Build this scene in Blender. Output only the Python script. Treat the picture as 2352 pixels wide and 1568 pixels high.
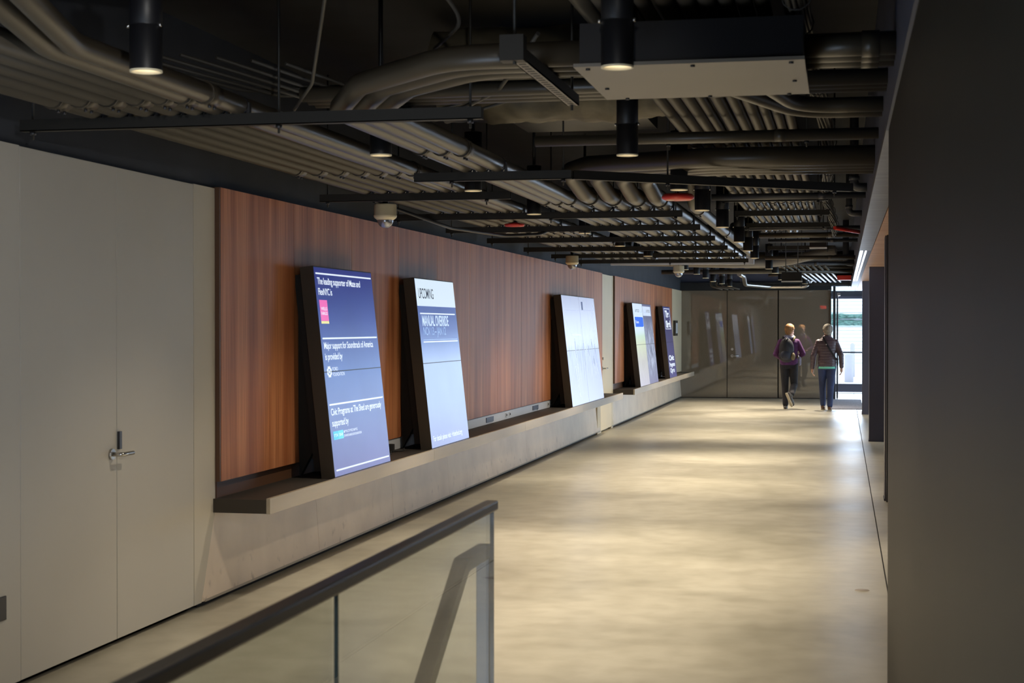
import bpy, bmesh, math, random
from mathutils import Vector, Matrix, noise
random.seed(7)
for o in list(bpy.data.objects): bpy.data.objects.remove(o)
SC = bpy.context.scene
COL = SC.collection
PI = math.pi

# ------------------------------------------------------------------ camera
F_PX = 3600.0
yaw = math.atan(759 / F_PX); pitch = -math.atan(34 / F_PX * math.cos(yaw))
cd = bpy.data.cameras.new('camera'); cam = bpy.data.objects.new('camera', cd); COL.objects.link(cam)
cd.sensor_width = 36; cd.lens = F_PX / 2352 * 36; cd.clip_end = 300
cam.location = (0, 0, 1.6); cam.rotation_euler = (PI / 2 + pitch, 0, yaw)
cd.dof.use_dof = True; cd.dof.focus_distance = 17; cd.dof.aperture_fstop = 8
SC.camera = cam
# ------------------------------------------------------------------ world, exposure
w = bpy.data.worlds.new('sky'); SC.world = w; w.use_nodes = True
bg = w.node_tree.nodes['Background']; bg.inputs[0].default_value = (0.62, 0.78, 1.0, 1); bg.inputs[1].default_value = 5.0
SC.view_settings.view_transform = 'Standard'; SC.view_settings.look = 'None'
SC.view_settings.exposure = 0.0; SC.view_settings.gamma = 1.0; SC.view_settings.use_curve_mapping = False

def area(name, loc, rot, sx, sy, e, col, spread=None):
    l = bpy.data.lights.new(name, 'AREA'); l.shape = 'RECTANGLE'; l.size = sx; l.size_y = sy; l.energy = e; l.color = col
    if spread: l.spread = spread
    o = bpy.data.objects.new(name, l); o.location = loc; o.rotation_euler = rot; COL.objects.link(o); return o
# daylight: open street door at the far end, glazed bays of the side hall; then an added fill for the door wall
area('street_door_daylight', (0.6, 38.9, 1.3), (-PI / 2, 0, 0), 2.4, 2.2, 160, (0.68, 0.80, 1.0))
area('side_hall_daylight', (2.9, 28, 1.35), (PI / 2, 0, PI / 2), 14, 1.9, 60, (0.68, 0.80, 1.0))
area('side_hall_near_daylight', (2.9, 13.5, 1.35), (PI / 2, 0, PI / 2), 11, 1.9, 16, (0.72, 0.82, 1.0))
ll = bpy.data.lights.new('door_wall_fill', 'SPOT'); ll.energy = 210; ll.color = (1.0, .97, .92); ll.spot_size = math.radians(76); ll.spot_blend = 1; ll.shadow_soft_size = .03  # added fill spot without a fixture, brightens the beige door wall
lo_ = bpy.data.objects.new('door_wall_fill', ll); lo_.location = (-.3, 1.6, 2.35); lo_.rotation_euler = Vector((-3.27, 4.6, -1.3)).to_track_quat('-Z', 'Y').to_euler(); COL.objects.link(lo_)

# ------------------------------------------------------------------ materials
def srgb(r, g, b):
    f = lambda c: c / 12.92 if c <= 0.04045 else ((c + 0.055) / 1.055) ** 2.4
    return (f(r / 255), f(g / 255), f(b / 255), 1)
def nt(name):
    m = bpy.data.materials.new(name); m.use_nodes = True; t = m.node_tree; return m, t, t.nodes['Principled BSDF']
def N(t, ty, **kw):
    n = t.nodes.new(ty)
    for k, v in kw.items(): setattr(n, k, v)
    return n
def mat(name, col, rough=0.6, metal=0.0, var=0.0, scale=(3, 3, 3), emit=None, es=0, bump=0.0, bscale=None, spec=None, coat=0):
    m, t, b = nt(name)
    b.inputs['Base Color'].default_value = (*col[:3], 1); b.inputs['Roughness'].default_value = rough; b.inputs['Metallic'].default_value = metal
    if spec is not None: b.inputs['Specular IOR Level'].default_value = spec
    if coat: b.inputs['Coat Weight'].default_value = coat; b.inputs['Coat Roughness'].default_value = 0.08
    tc = N(t, 'ShaderNodeTexCoord'); mp = N(t, 'ShaderNodeMapping'); t.links.new(tc.outputs['Object'], mp.inputs[0]); mp.inputs['Scale'].default_value = scale
    nz = N(t, 'ShaderNodeTexNoise'); nz.inputs['Scale'].default_value = 1; nz.inputs['Detail'].default_value = 5; t.links.new(mp.outputs[0], nz.inputs[0])
    cr = N(t, 'ShaderNodeValToRGB'); v = max(var, 0.03)
    cr.color_ramp.elements[0].position = .3; cr.color_ramp.elements[1].position = .7
    cr.color_ramp.elements[0].color = tuple(c * (1 - v) for c in col[:3]) + (1,); cr.color_ramp.elements[1].color = tuple(min(1, c * (1 + v)) for c in col[:3]) + (1,)
    t.links.new(nz.outputs[0], cr.inputs[0]); t.links.new(cr.outputs[0], b.inputs['Base Color'])
    if bump:
        nb = nz
        if bscale:
            nb = N(t, 'ShaderNodeTexNoise'); nb.inputs['Scale'].default_value = bscale; t.links.new(tc.outputs['Object'], nb.inputs[0])
        bp = N(t, 'ShaderNodeBump'); bp.inputs['Strength'].default_value = bump; bp.inputs['Distance'].default_value = 0.01
        t.links.new(nb.outputs[0], bp.inputs['Height']); t.links.new(bp.outputs[0], b.inputs['Normal'])
    if emit:
        b.inputs['Emission Color'].default_value = (*emit[:3], 1); b.inputs['Emission Strength'].default_value = es
    return m
M = {}
M['conduit'] = mat('painted_conduit', (0.052, 0.042, 0.029), 0.36, var=.12, scale=(2, 2, 2))
M['conduit_metal'] = mat('bare_conduit', (0.45, 0.45, 0.46), 0.3, metal=.9)
M['strut'] = mat('strut_paint', (0.012, 0.011, 0.009), 0.55)
M['black'] = mat('black_paint', (0.007, 0.007, 0.009), 0.45)
M['slab'] = mat('ceiling_paint', (0.010, 0.0105, 0.012), 0.85, var=.3)
M['bluewall'] = mat('dark_blue_wall_paint', (0.028, 0.033, 0.045), 0.8, var=.15)
M['fascia'] = mat('dark_blue_fascia_paint', (0.055, 0.062, 0.10), 0.5)
M['door'] = mat('beige_door_paint', (0.50, 0.475, 0.42), 0.5, var=.05, scale=(.7, .7, .7))
M['plaster'] = mat('beige_plaster', (0.56, 0.52, 0.44), 0.6, var=.04, scale=(1, 1, 1))
M['cream'] = mat('cream_door_paint', (0.66, 0.56, 0.38), 0.5)
M['lip'] = mat('bronze_painted_metal', (0.36, 0.31, 0.24), 0.4, var=.1, scale=(8, 1, 8))
M['shelf'] = mat('dark_shelf_top', (0.022, 0.019, 0.016), 0.6)
M['bronze'] = mat('dark_bronze_housing', (0.034, 0.027, 0.019), 0.55)
M['bezel'] = mat('screen_bezel', (0.01, 0.01, 0.012), 0.4)
M['gap'] = mat('shadow_gap', (0.008, 0.008, 0.008), 0.8)
M['steel'] = mat('brushed_steel', (0.55, 0.54, 0.52), 0.28, metal=1)
M['chrome'] = mat('polished_steel', (0.7, 0.7, 0.72), 0.15, metal=1)
M['darkmetal'] = mat('dark_metal', (0.05, 0.05, 0.055), 0.35, metal=.6)
M['column'] = mat('blue_grey_column_metal', (0.07, 0.065, 0.085), 0.4, metal=.3)
M['white'] = mat('white_trunking', (0.62, 0.64, 0.68), 0.45)
M['cover'] = mat('beige_cover_plate', (0.22, 0.19, 0.155), 0.5)
M['camwhite'] = mat('cream_camera_plastic', (0.75, 0.66, 0.45), 0.4)
M['red'] = mat('red_plastic', (0.65, 0.04, 0.03), 0.35)
M['cable'] = mat('grey_cable', (0.05, 0.045, 0.037), 0.6)
M['foil'] = mat('insulation_wrap', (0.10, 0.085, 0.055), 0.6, var=.5, scale=(5, 5, 5), bump=.6, bscale=8)
M['pipeblack'] = mat('dark_iron_pipe', (0.04, 0.042, 0.05), 0.45)
M['lamp_lens'] = mat('lamp_lens', (0.9, 0.85, 0.75), 0.3, emit=(1.0, 0.87, 0.70), es=5)
M['tube'] = mat('linear_lamp', (0.9, 0.9, 0.9), 0.3, emit=(0.78, 0.88, 1.0), es=2.6)
M['mat'] = mat('entrance_mat', (0.12, 0.12, 0.14), 0.95, var=.4, scale=(40, 40, 40))
M['rubber'] = mat('rubber', (0.02, 0.02, 0.02), 0.7)
M['soffit_metal'] = mat('brushed_soffit', (0.16, 0.15, 0.148), 0.4, metal=.9, var=.25, scale=(3, 10, 3), bump=.12)
M['dome'] = mat('smoked_dome', (0.35, 0.36, 0.40), 0.08, metal=.6)
M['ground'] = mat('pale_paving', (0.85, 0.85, 0.86), 0.9)
M['streetwall'] = mat('white_street_wall', (0.85, 0.87, 0.88), 0.9)
M['groove'] = mat('wall_groove', (0.16, 0.2, 0.24), 0.9)
M['bollard'] = mat('pale_bollard', (0.34, 0.30, 0.32), 0.8)
M['leaf'] = mat('hedge_leaves', (0.09, 0.16, 0.13), 0.8, var=.5, scale=(9, 9, 9))
M['rail_dark'] = mat('satin_rail_steel', (0.15, 0.142, 0.14), 0.36, metal=1)

def glass(name, tint, refl):
    m = bpy.data.materials.new(name); m.use_nodes = True; t = m.node_tree; t.nodes.clear()
    out = N(t, 'ShaderNodeOutputMaterial'); mx = N(t, 'ShaderNodeMixShader'); tr = N(t, 'ShaderNodeBsdfTransparent'); gl = N(t, 'ShaderNodeBsdfGlossy')
    tr.inputs[0].default_value = tint; gl.inputs['Roughness'].default_value = 0.01
    fr = N(t, 'ShaderNodeLayerWeight'); fr.inputs[0].default_value = .5
    pw = N(t, 'ShaderNodeMath', operation='POWER'); pw.inputs[1].default_value = 5; t.links.new(fr.outputs['Facing'], pw.inputs[0])
    mu = N(t, 'ShaderNodeMath', operation='MULTIPLY_ADD'); mu.inputs[1].default_value = .96 * refl; mu.inputs[2].default_value = .035 * refl
    t.links.new(pw.outputs[0], mu.inputs[0]); t.links.new(mu.outputs[0], mx.inputs[0]); t.links.new(tr.outputs[0], mx.inputs[1]); t.links.new(gl.outputs[0], mx.inputs[2]); t.links.new(mx.outputs[0], out.inputs[0])
    return m
M['glass'] = glass('clear_glass', (0.90, 0.93, 0.92, 1), 1.0)
M['glass_edge'] = mat('glass_edge', (0.03, 0.045, 0.05), 0.15)

def wood_mat(name, c1, c2, c3, axis='z', rough=.5):
    m, t, b = nt(name)
    tc = N(t, 'ShaderNodeTexCoord')
    def nzs(sc, det=4):
        mp = N(t, 'ShaderNodeMapping'); mp.inputs['Scale'].default_value = sc; t.links.new(tc.outputs['Object'], mp.inputs[0])
        n = N(t, 'ShaderNodeTexNoise'); n.inputs['Scale'].default_value = 1; n.inputs['Detail'].default_value = det; t.links.new(mp.outputs[0], n.inputs[0]); return n
    if axis == 'z': a, f_ = (8, 8, .35), (110, 110, 1.5)
    else: a, f_ = (.5, 8, 8), (1.5, 110, 110)
    n1 = nzs(a); n2 = nzs(f_, 3)
    r1 = N(t, 'ShaderNodeValToRGB'); e = r1.color_ramp.elements; e[0].position = .34; e[0].color = c1; e[1].position = .66; e[1].color = c2
    mid = e.new(.5); mid.color = c3
    t.links.new(n1.outputs[0], r1.inputs[0])
    mx = N(t, 'ShaderNodeMixRGB', blend_type='MULTIPLY'); mx.inputs[0].default_value = .8
    r2 = N(t, 'ShaderNodeValToRGB'); r2.color_ramp.elements[0].position = .35; r2.color_ramp.elements[0].color = (.6, .56, .52, 1); r2.color_ramp.elements[1].position = .6; r2.color_ramp.elements[1].color = (1, 1, 1, 1)
    t.links.new(n2.outputs[0], r2.inputs[0]); t.links.new(r1.outputs[0], mx.inputs[1]); t.links.new(r2.outputs[0], mx.inputs[2]); t.links.new(mx.outputs[0], b.inputs['Base Color'])
    b.inputs['Roughness'].default_value = rough; b.inputs['Specular IOR Level'].default_value = .35
    return m
M['wood'] = wood_mat('walnut_veneer', (0.36, 0.115, 0.042, 1), (0.62, 0.26, 0.115, 1), (0.48, 0.18, 0.074, 1))
M['wood_edge'] = mat('veneer_edge', (0.10, 0.045, 0.02), 0.5)
M['wood_soffit'] = wood_mat('pale_wood_soffit', (0.42, 0.22, 0.12, 1), (0.55, 0.32, 0.19, 1), (0.48, 0.27, 0.155, 1), 'x')

def floor_mat():
    m, t, b = nt('polished_concrete')
    tc = N(t, 'ShaderNodeTexCoord')
    def nz(sc, det, dist=0):
        mp = N(t, 'ShaderNodeMapping'); mp.inputs['Scale'].default_value = sc; t.links.new(tc.outputs['Object'], mp.inputs[0])
        n = N(t, 'ShaderNodeTexNoise'); n.inputs['Scale'].default_value = 1; n.inputs['Detail'].default_value = det; n.inputs['Distortion'].default_value = dist; t.links.new(mp.outputs[0], n.inputs[0]); return n
    n1 = nz((.7, .7, .7), 6, .6); n2 = nz((6, 6, 6), 8)
    r = N(t, 'ShaderNodeValToRGB'); e = r.color_ramp.elements; e[0].position = .3; e[0].color = (0.27, 0.25, 0.195, 1); e[1].position = .7; e[1].color = (0.40, 0.372, 0.30, 1)
    t.links.new(n1.outputs[0], r.inputs[0])
    r2 = N(t, 'ShaderNodeValToRGB'); r2.color_ramp.elements[0].position = .3; r2.color_ramp.elements[0].color = (.84, .83, .81, 1); r2.color_ramp.elements[1].position = .62; r2.color_ramp.elements[1].color = (1, 1, 1, 1)
    t.links.new(n2.outputs[0], r2.inputs[0])
    mx = N(t, 'ShaderNodeMixRGB', blend_type='MULTIPLY'); mx.inputs[0].default_value = 1
    t.links.new(r.outputs[0], mx.inputs[1]); t.links.new(r2.outputs[0], mx.inputs[2]); t.links.new(mx.outputs[0], b.inputs['Base Color'])
    r3 = N(t, 'ShaderNodeMapRange'); r3.inputs[3].default_value = .26; r3.inputs[4].default_value = .44; t.links.new(n1.outputs[0], r3.inputs[0]); t.links.new(r3.outputs[0], b.inputs['Roughness'])
    n3 = nz((3, 1.5, 3), 3)
    bp = N(t, 'ShaderNodeBump'); bp.inputs['Strength'].default_value = .12; bp.inputs['Distance'].default_value = .02; t.links.new(n3.outputs[0], bp.inputs['Height']); t.links.new(bp.outputs[0], b.inputs['Normal'])
    b.inputs['Specular IOR Level'].default_value = .5
    return m
M['floor'] = floor_mat()
def lower_wall_mat():
    m, t, b = nt('scuffed_concrete_wall')
    tc = N(t, 'ShaderNodeTexCoord'); n = N(t, 'ShaderNodeTexNoise'); n.inputs['Scale'].default_value = 2.2; n.inputs['Detail'].default_value = 6; t.links.new(tc.outputs['Object'], n.inputs[0])
    r = N(t, 'ShaderNodeValToRGB'); e = r.color_ramp.elements; e[0].position = .3; e[0].color = (0.64, 0.525, 0.40, 1); e[1].position = .7; e[1].color = (0.78, 0.65, 0.50, 1); t.links.new(n.outputs[0], r.inputs[0])
    # scuff marks near the floor
    n2 = N(t, 'ShaderNodeTexNoise'); n2.inputs['Scale'].default_value = 9; n2.inputs['Detail'].default_value = 8; t.links.new(tc.outputs['Object'], n2.inputs[0])
    r2 = N(t, 'ShaderNodeValToRGB'); r2.color_ramp.elements[0].position = .60; r2.color_ramp.elements[0].color = (0, 0, 0, 1); r2.color_ramp.elements[1].position = .74; r2.color_ramp.elements[1].color = (1, 1, 1, 1); t.links.new(n2.outputs[0], r2.inputs[0])
    sx = N(t, 'ShaderNodeSeparateXYZ'); t.links.new(tc.outputs['Object'], sx.inputs[0])
    mr = N(t, 'ShaderNodeMapRange'); mr.inputs[1].default_value = .03; mr.inputs[2].default_value = .3; mr.inputs[3].default_value = .6; mr.inputs[4].default_value = 0; t.links.new(sx.outputs[2], mr.inputs[0])
    mu = N(t, 'ShaderNodeMath', operation='MULTIPLY'); t.links.new(r2.outputs[0], mu.inputs[0]); t.links.new(mr.outputs[0], mu.inputs[1])
    mx = N(t, 'ShaderNodeMixRGB'); mx.inputs[2].default_value = (.13, .10, .08, 1); t.links.new(mu.outputs[0], mx.inputs[0]); t.links.new(r.outputs[0], mx.inputs[1]); t.links.new(mx.outputs[0], b.inputs['Base Color'])
    b.inputs['Roughness'].default_value = .42
    return m
M['lower'] = lower_wall_mat()
def bronze_panel():
    m, t, b = nt('glossy_bronze_panel')
    tc = N(t, 'ShaderNodeTexCoord'); mp = N(t, 'ShaderNodeMapping'); mp.inputs['Scale'].default_value = (60, 60, 60); t.links.new(tc.outputs['Object'], mp.inputs[0])
    n = N(t, 'ShaderNodeTexNoise'); n.inputs['Scale'].default_value = 1; t.links.new(mp.outputs[0], n.inputs[0])
    r = N(t, 'ShaderNodeValToRGB'); r.color_ramp.elements[0].color = (0.13, 0.098, 0.062, 1); r.color_ramp.elements[1].color = (0.19, 0.145, 0.095, 1); t.links.new(n.outputs[0], r.inputs[0]); t.links.new(r.outputs[0], b.inputs['Base Color'])
    b.inputs['Roughness'].default_value = .5; b.inputs['Coat Weight'].default_value = 1; b.inputs['Coat Roughness'].default_value = .012; b.inputs['Coat IOR'].default_value = 1.8
    return m
M['endpanel'] = bronze_panel()
def near_wall_mat():
    m, t, b = nt('dark_satin_wall_panel')
    tc = N(t, 'ShaderNodeTexCoord'); mp = N(t, 'ShaderNodeMapping'); mp.inputs['Scale'].default_value = (4, 4, .15); t.links.new(tc.outputs['Object'], mp.inputs[0])
    n = N(t, 'ShaderNodeTexNoise'); n.inputs['Scale'].default_value = 1; t.links.new(mp.outputs[0], n.inputs[0])
    r = N(t, 'ShaderNodeValToRGB'); r.color_ramp.elements[0].color = (0.014, 0.0122, 0.009, 1); r.color_ramp.elements[1].color = (0.026, 0.023, 0.017, 1); t.links.new(n.outputs[0], r.inputs[0]); t.links.new(r.outputs[0], b.inputs['Base Color'])
    b.inputs['Roughness'].default_value = .5; b.inputs['Specular IOR Level'].default_value = .22
    return m
M['nearwall'] = near_wall_mat()

def emis_col(name, col, s=1.0):
    m = bpy.data.materials.new(name); m.use_nodes = True; t = m.node_tree; b = t.nodes['Principled BSDF']
    b.inputs['Base Color'].default_value = (.01, .01, .01, 1); b.inputs['Roughness'].default_value = .25
    b.inputs['Emission Color'].default_value = col; b.inputs['Emission Strength'].default_value = s
    return m
M['pix_white'] = emis_col('screen_white', srgb(225, 236, 250), 1.05)
M['pix_dark'] = emis_col('screen_ink', srgb(40, 48, 66))
M['pix_pink'] = emis_col('screen_pink', srgb(238, 110, 185))
M['pix_yellow'] = emis_col('screen_yellow', srgb(235, 232, 160))
M['pix_cyan'] = emis_col('screen_cyan', srgb(10, 185, 235))
M['pix_cyan2'] = emis_col('screen_light_cyan', srgb(70, 205, 235))
M['pix_blue'] = emis_col('screen_blue', srgb(0, 100, 235))
M['pix_soft'] = emis_col('screen_soft_white', srgb(150, 180, 225))
M['pix_line'] = emis_col('screen_pale_line', srgb(200, 222, 248))
M['exit_red'] = emis_col('exit_letters', (1, .05, .03, 1), 6)

def screen_mat(name, stops, extra=None, es=1.0):
    """picture shown on a screen; the screen's UV runs 0..1 from lower left to upper right"""
    m = bpy.data.materials.new(name); m.use_nodes = True; t = m.node_tree; b = t.nodes['Principled BSDF']
    b.inputs['Base Color'].default_value = (.012, .012, .015, 1); b.inputs['Roughness'].default_value = .3
    uvn = N(t, 'ShaderNodeUVMap'); uvn.uv_map = 'UVMap'; sp = N(t, 'ShaderNodeSeparateXYZ'); t.links.new(uvn.outputs[0], sp.inputs[0])
    r = N(t, 'ShaderNodeValToRGB'); e = r.color_ramp.elements
    e[0].position = stops[0][0]; e[0].color = stops[0][1]; e[1].position = stops[-1][0]; e[1].color = stops[-1][1]
    for p, c in stops[1:-1]: k = e.new(p); k.color = c
    t.links.new(sp.outputs[1], r.inputs[0]); out = r.outputs[0]
    if extra: out = extra(t, uvn, sp, out)
    t.links.new(out, b.inputs['Emission Color']); b.inputs['Emission Strength'].default_value = es
    return m
def soft_noise(amount):
    def ex(t, uvn, sp, out):
        n = N(t, 'ShaderNodeTexNoise'); n.inputs['Scale'].default_value = 2.2; n.inputs['Detail'].default_value = 2; t.links.new(uvn.outputs[0], n.inputs[0])
        mr = N(t, 'ShaderNodeMapRange'); mr.inputs[1].default_value = .3; mr.inputs[2].default_value = .7; mr.inputs[3].default_value = 1 - amount; mr.inputs[4].default_value = 1 + amount; t.links.new(n.outputs[0], mr.inputs[0])
        mx = N(t, 'ShaderNodeVectorMath', operation='SCALE'); t.links.new(out, mx.inputs[0]); t.links.new(mr.outputs[0], mx.inputs[3]); return mx.outputs[0]
    return ex
def streaks(dark, sx, sy, lo=.5, hi=.75, vmin=0.0, vmax=1.0, fac=.8):
    def ex(t, uvn, sp, out):
        mp = N(t, 'ShaderNodeMapping'); mp.inputs['Scale'].default_value = (sx, sy, 1); t.links.new(uvn.outputs[0], mp.inputs[0])
        n = N(t, 'ShaderNodeTexNoise'); n.inputs['Scale'].default_value = 1; n.inputs['Detail'].default_value = 6; n.inputs['Roughness'].default_value = .7; t.links.new(mp.outputs[0], n.inputs[0])
        mr = N(t, 'ShaderNodeMapRange'); mr.inputs[1].default_value = lo; mr.inputs[2].default_value = hi; mr.inputs[3].default_value = 0; mr.inputs[4].default_value = fac; t.links.new(n.outputs[0], mr.inputs[0])
        # band where the streaks live
        c = (vmin + vmax) / 2; h = (vmax - vmin) / 2
        s = N(t, 'ShaderNodeMath', operation='SUBTRACT'); s.inputs[1].default_value = c; t.links.new(sp.outputs[1], s.inputs[0])
        a = N(t, 'ShaderNodeMath', operation='ABSOLUTE'); t.links.new(s.outputs[0], a.inputs[0])
        m2 = N(t, 'ShaderNodeMapRange'); m2.inputs[1].default_value = h * .4; m2.inputs[2].default_value = h; m2.inputs[3].default_value = 1; m2.inputs[4].default_value = 0; t.links.new(a.outputs[0], m2.inputs[0])
        mu = N(t, 'ShaderNodeMath', operation='MULTIPLY'); t.links.new(mr.outputs[0], mu.inputs[0]); t.links.new(m2.outputs[0], mu.inputs[1])
        mx = N(t, 'ShaderNodeMixRGB'); mx.inputs[2].default_value = dark; t.links.new(mu.outputs[0], mx.inputs[0]); t.links.new(out, mx.inputs[1]); return mx.outputs[0]
    return ex
def chain(*fs):
    def ex(t, uvn, sp, out):
        for f in fs: out = f(t, uvn, sp, out)
        return out
    return ex

# ------------------------------------------------------------------ mesh helpers
class MB:
    def __init__(s): s.v = []; s.f = []; s.m = []; s.sm = []; s.uv = {}
    def quadlist(s, vs, fs, mi=0, smooth=False):
        b = len(s.v); s.v += [Vector(p) for p in vs]
        for f in fs: s.f.append([b + i for i in f]); s.m.append(mi); s.sm.append(smooth)
    def box(s, a, b, mi=0):
        x0, y0, z0 = a; x1, y1, z1 = b
        if x0 > x1: x0, x1 = x1, x0
        if y0 > y1: y0, y1 = y1, y0
        if z0 > z1: z0, z1 = z1, z0
        s.quadlist([(x0, y0, z0), (x1, y0, z0), (x1, y1, z0), (x0, y1, z0), (x0, y0, z1), (x1, y0, z1), (x1, y1, z1), (x0, y1, z1)],
                   [(0, 3, 2, 1), (4, 5, 6, 7), (0, 1, 5, 4), (1, 2, 6, 5), (2, 3, 7, 6), (3, 0, 4, 7)], mi)
        return s
    def obox(s, o, ax, ay, az, mi=0):
        o = Vector(o); ax = Vector(ax); ay = Vector(ay); az = Vector(az)
        s.quadlist([o, o + ax, o + ax + ay, o + ay, o + az, o + ax + az, o + ax + ay + az, o + ay + az],
                   [(0, 3, 2, 1), (4, 5, 6, 7), (0, 1, 5, 4), (1, 2, 6, 5), (2, 3, 7, 6), (3, 0, 4, 7)], mi); return s
    def tube(s, pts, r, n=12, mi=0, cap=True, closed=False):
        pts = [Vector(p) for p in pts]; rs = r if isinstance(r, (list, tuple)) else [r] * len(pts)
        b = len(s.v); up = None; k = len(pts)
        for i, p in enumerate(pts):
            if closed: d = pts[(i + 1) % k] - pts[i - 1]
            else: d = pts[min(i + 1, k - 1)] - pts[max(i - 1, 0)]
            d.normalize()
            if up is None: up = Vector((0, 0, 1)) if abs(d.z) < .9 else Vector((1, 0, 0))
            x = d.cross(up); x.normalize(); y = x.cross(d); y.normalize(); up = y
            for j in range(n):
                a = 2 * PI * j / n; s.v.append(p + (x * math.cos(a) + y * math.sin(a)) * rs[i])
        for i in range(k if closed else k - 1):
            i2 = (i + 1) % k
            for j in range(n):
                j2 = (j + 1) % n; s.f.append([b + i * n + j, b + i2 * n + j, b + i2 * n + j2, b + i * n + j2]); s.m.append(mi); s.sm.append(True)
        if cap and not closed:
            s.f.append([b + j for j in range(n)]); s.m.append(mi); s.sm.append(False)
            s.f.append([b + (k - 1) * n + j for j in reversed(range(n))]); s.m.append(mi); s.sm.append(False)
        return s
    def lathe(s, prof, c, n=24, mi=0, smooth=True):
        c = Vector(c); b = len(s.v); k = len(prof)
        for r, z in prof:
            for j in range(n):
                a = 2 * PI * j / n; s.v.append(c + Vector((r * math.cos(a), r * math.sin(a), z)))
        for i in range(k - 1):
            for j in range(n):
                j2 = (j + 1) % n; s.f.append([b + i * n + j, b + i * n + j2, b + (i + 1) * n + j2, b + (i + 1) * n + j]); s.m.append(mi); s.sm.append(smooth)
        return s
    def prism(s, poly, d, mi=0):
        d = Vector(d); k = len(poly); b = len(s.v)
        s.v += [Vector(p) for p in poly] + [Vector(p) + d for p in poly]
        s.f.append([b + i for i in reversed(range(k))]); s.m.append(mi); s.sm.append(False)
        s.f.append([b + k + i for i in range(k)]); s.m.append(mi); s.sm.append(False)
        for i in range(k):
            j = (i + 1) % k; s.f.append([b + i, b + j, b + k + j, b + k + i]); s.m.append(mi); s.sm.append(False)
        return s
    def build(s, name, mats, parent=None, bevel=0, kind=None):
        off = Vector((0, 0, 0))
        if parent is not None:
            p = parent
            while p is not None: off = off + p.location; p = p.parent
        me = bpy.data.meshes.new(name); me.from_pydata([tuple(v - off) for v in s.v], [], s.f)
        mats = mats if isinstance(mats, (list, tuple)) else [mats]
        for m in mats: me.materials.append(m)
        for i, p in enumerate(me.polygons): p.material_index = s.m[i]; p.use_smooth = s.sm[i]
        me.update()
        bm = bmesh.new(); bm.from_mesh(me); bmesh.ops.recalc_face_normals(bm, faces=bm.faces)
        if bevel: bmesh.ops.bevel(bm, geom=[e for e in bm.edges if e.calc_face_angle(0) > .6], offset=bevel, segments=2, affect='EDGES', profile=.6)
        bm.to_mesh(me); bm.free()
        o = bpy.data.objects.new(name, me); COL.objects.link(o)
        if parent is not None: o.parent = parent
        if kind: o['kind'] = kind
        return o
def tag(o, label, cat, group=None):
    o['label'] = label; o['category'] = cat
    if group: o['group'] = group
    return o
def thing(name, loc, label, cat, group=None):
    o = bpy.data.objects.new(name, None); o.location = loc; o.empty_display_size = .1; COL.objects.link(o); return tag(o, label, cat, group)
def struct(o): o['kind'] = 'structure'; return o
def emptystruct(name, loc=(0, 0, 0)):
    o = bpy.data.objects.new(name, None); o.location = loc; COL.objects.link(o); o['kind'] = 'structure'; return o
def fillet(pts, r, seg=7):
    pts = [Vector(p) for p in pts]; out = [pts[0]]
    for i in range(1, len(pts) - 1):
        a, b, c = pts[i - 1], pts[i], pts[i + 1]; u = (a - b); v = (c - b); lu, lv = u.length, v.length; u.normalize(); v.normalize()
        ang = u.angle(v)
        if ang > PI - .02: out.append(b); continue
        t = min(r / math.tan(ang / 2), lu * .49, lv * .49); p0 = b + u * t; p1 = b + v * t
        for k in range(seg + 1):
            q = k / seg; out.append(p0 * (1 - q) ** 2 + b * 2 * q * (1 - q) + p1 * q * q)
    out.append(pts[-1]); return out
def ordn(i): return ['first', 'second', 'third', 'fourth', 'fifth', 'sixth', 'seventh', 'eighth', 'ninth', 'tenth', 'eleventh', 'twelfth', 'thirteenth', 'fourteenth'][i]

# ------------------------------------------------------------------ room shell
WX = -3.57          # plane of the left wall
b = MB()
# floor with a stair opening beside the glass balustrade
def slab(x0, y0, x1, y1, z=0, th=.25): b.box((x0, y0, z - th), (x1, y1, z))
slab(-3.9, 4.75, .268, 39.0); slab(-3.9, -3.0, -2.75, 4.75); slab(-1.10, -3.0, .268, 4.75); slab(-2.75, -3.0, -1.10, .2)
slab(.277, -3.0, 4.2, 39.0); b.box((.262, -3, -.02), (.280, 39, -.006), 1)
fl = struct(b.build('floor', [M['floor'], M['gap']]))
b = MB()
for i in range(8): b.box((-2.75, 4.75 - .3 * (i + 1), -.175 * (i + 1) - .15), (-1.10, 4.75 - .3 * i, -.175 * (i + 1)))
st = b.build('stair_flight', M['lower']); st['kind'] = 'structure'; st.name = 'trim_3'
# ceiling slab
struct(MB().box((-3.9, -3, 3.3), (.2, 39, 3.5)).build('ceiling', M['slab']))
# soffit over the side hall
b = MB(); b.box((.18, 6.9, 2.44), (.31, 17.7, 2.47))
sof = emptystruct('trim_4'); b.build('brushed_soffit_strip', M['soffit_metal'], sof)
b = MB()
ys = [6.9]
while ys[-1] < 35: ys.append(ys[-1] + 1.8)
for i in range(len(ys) - 1): b.box((.315, ys[i] + .004, 2.44), (4.2, ys[i + 1] - .004, 2.47))
b.build('wood_soffit', M['wood_soffit'], sof)
b = MB(); b.box((.18, -3, 2.47), (.30, 35.5, 3.3)); b.box((.18, -3, 2.44), (.3, 6.9, 2.47)); b.box((.3, -3, 2.475), (4.2, 39, 2.55)); b.build('fascia', M['fascia'], sof)
# near right wall fin
b = MB(); b.box((.19, -3, 0), (.62, 6.85, 2.44)); struct(b.build('wall_right', M['nearwall'], bevel=.004))
# walls closing the far sides (side hall glazing wall, back wall behind the photographer)
b = MB(); b.box((-3.9, -3.2, -.3), (4.2, -3, 3.4)); struct(b.build('wall_back', M['bluewall']))
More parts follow.
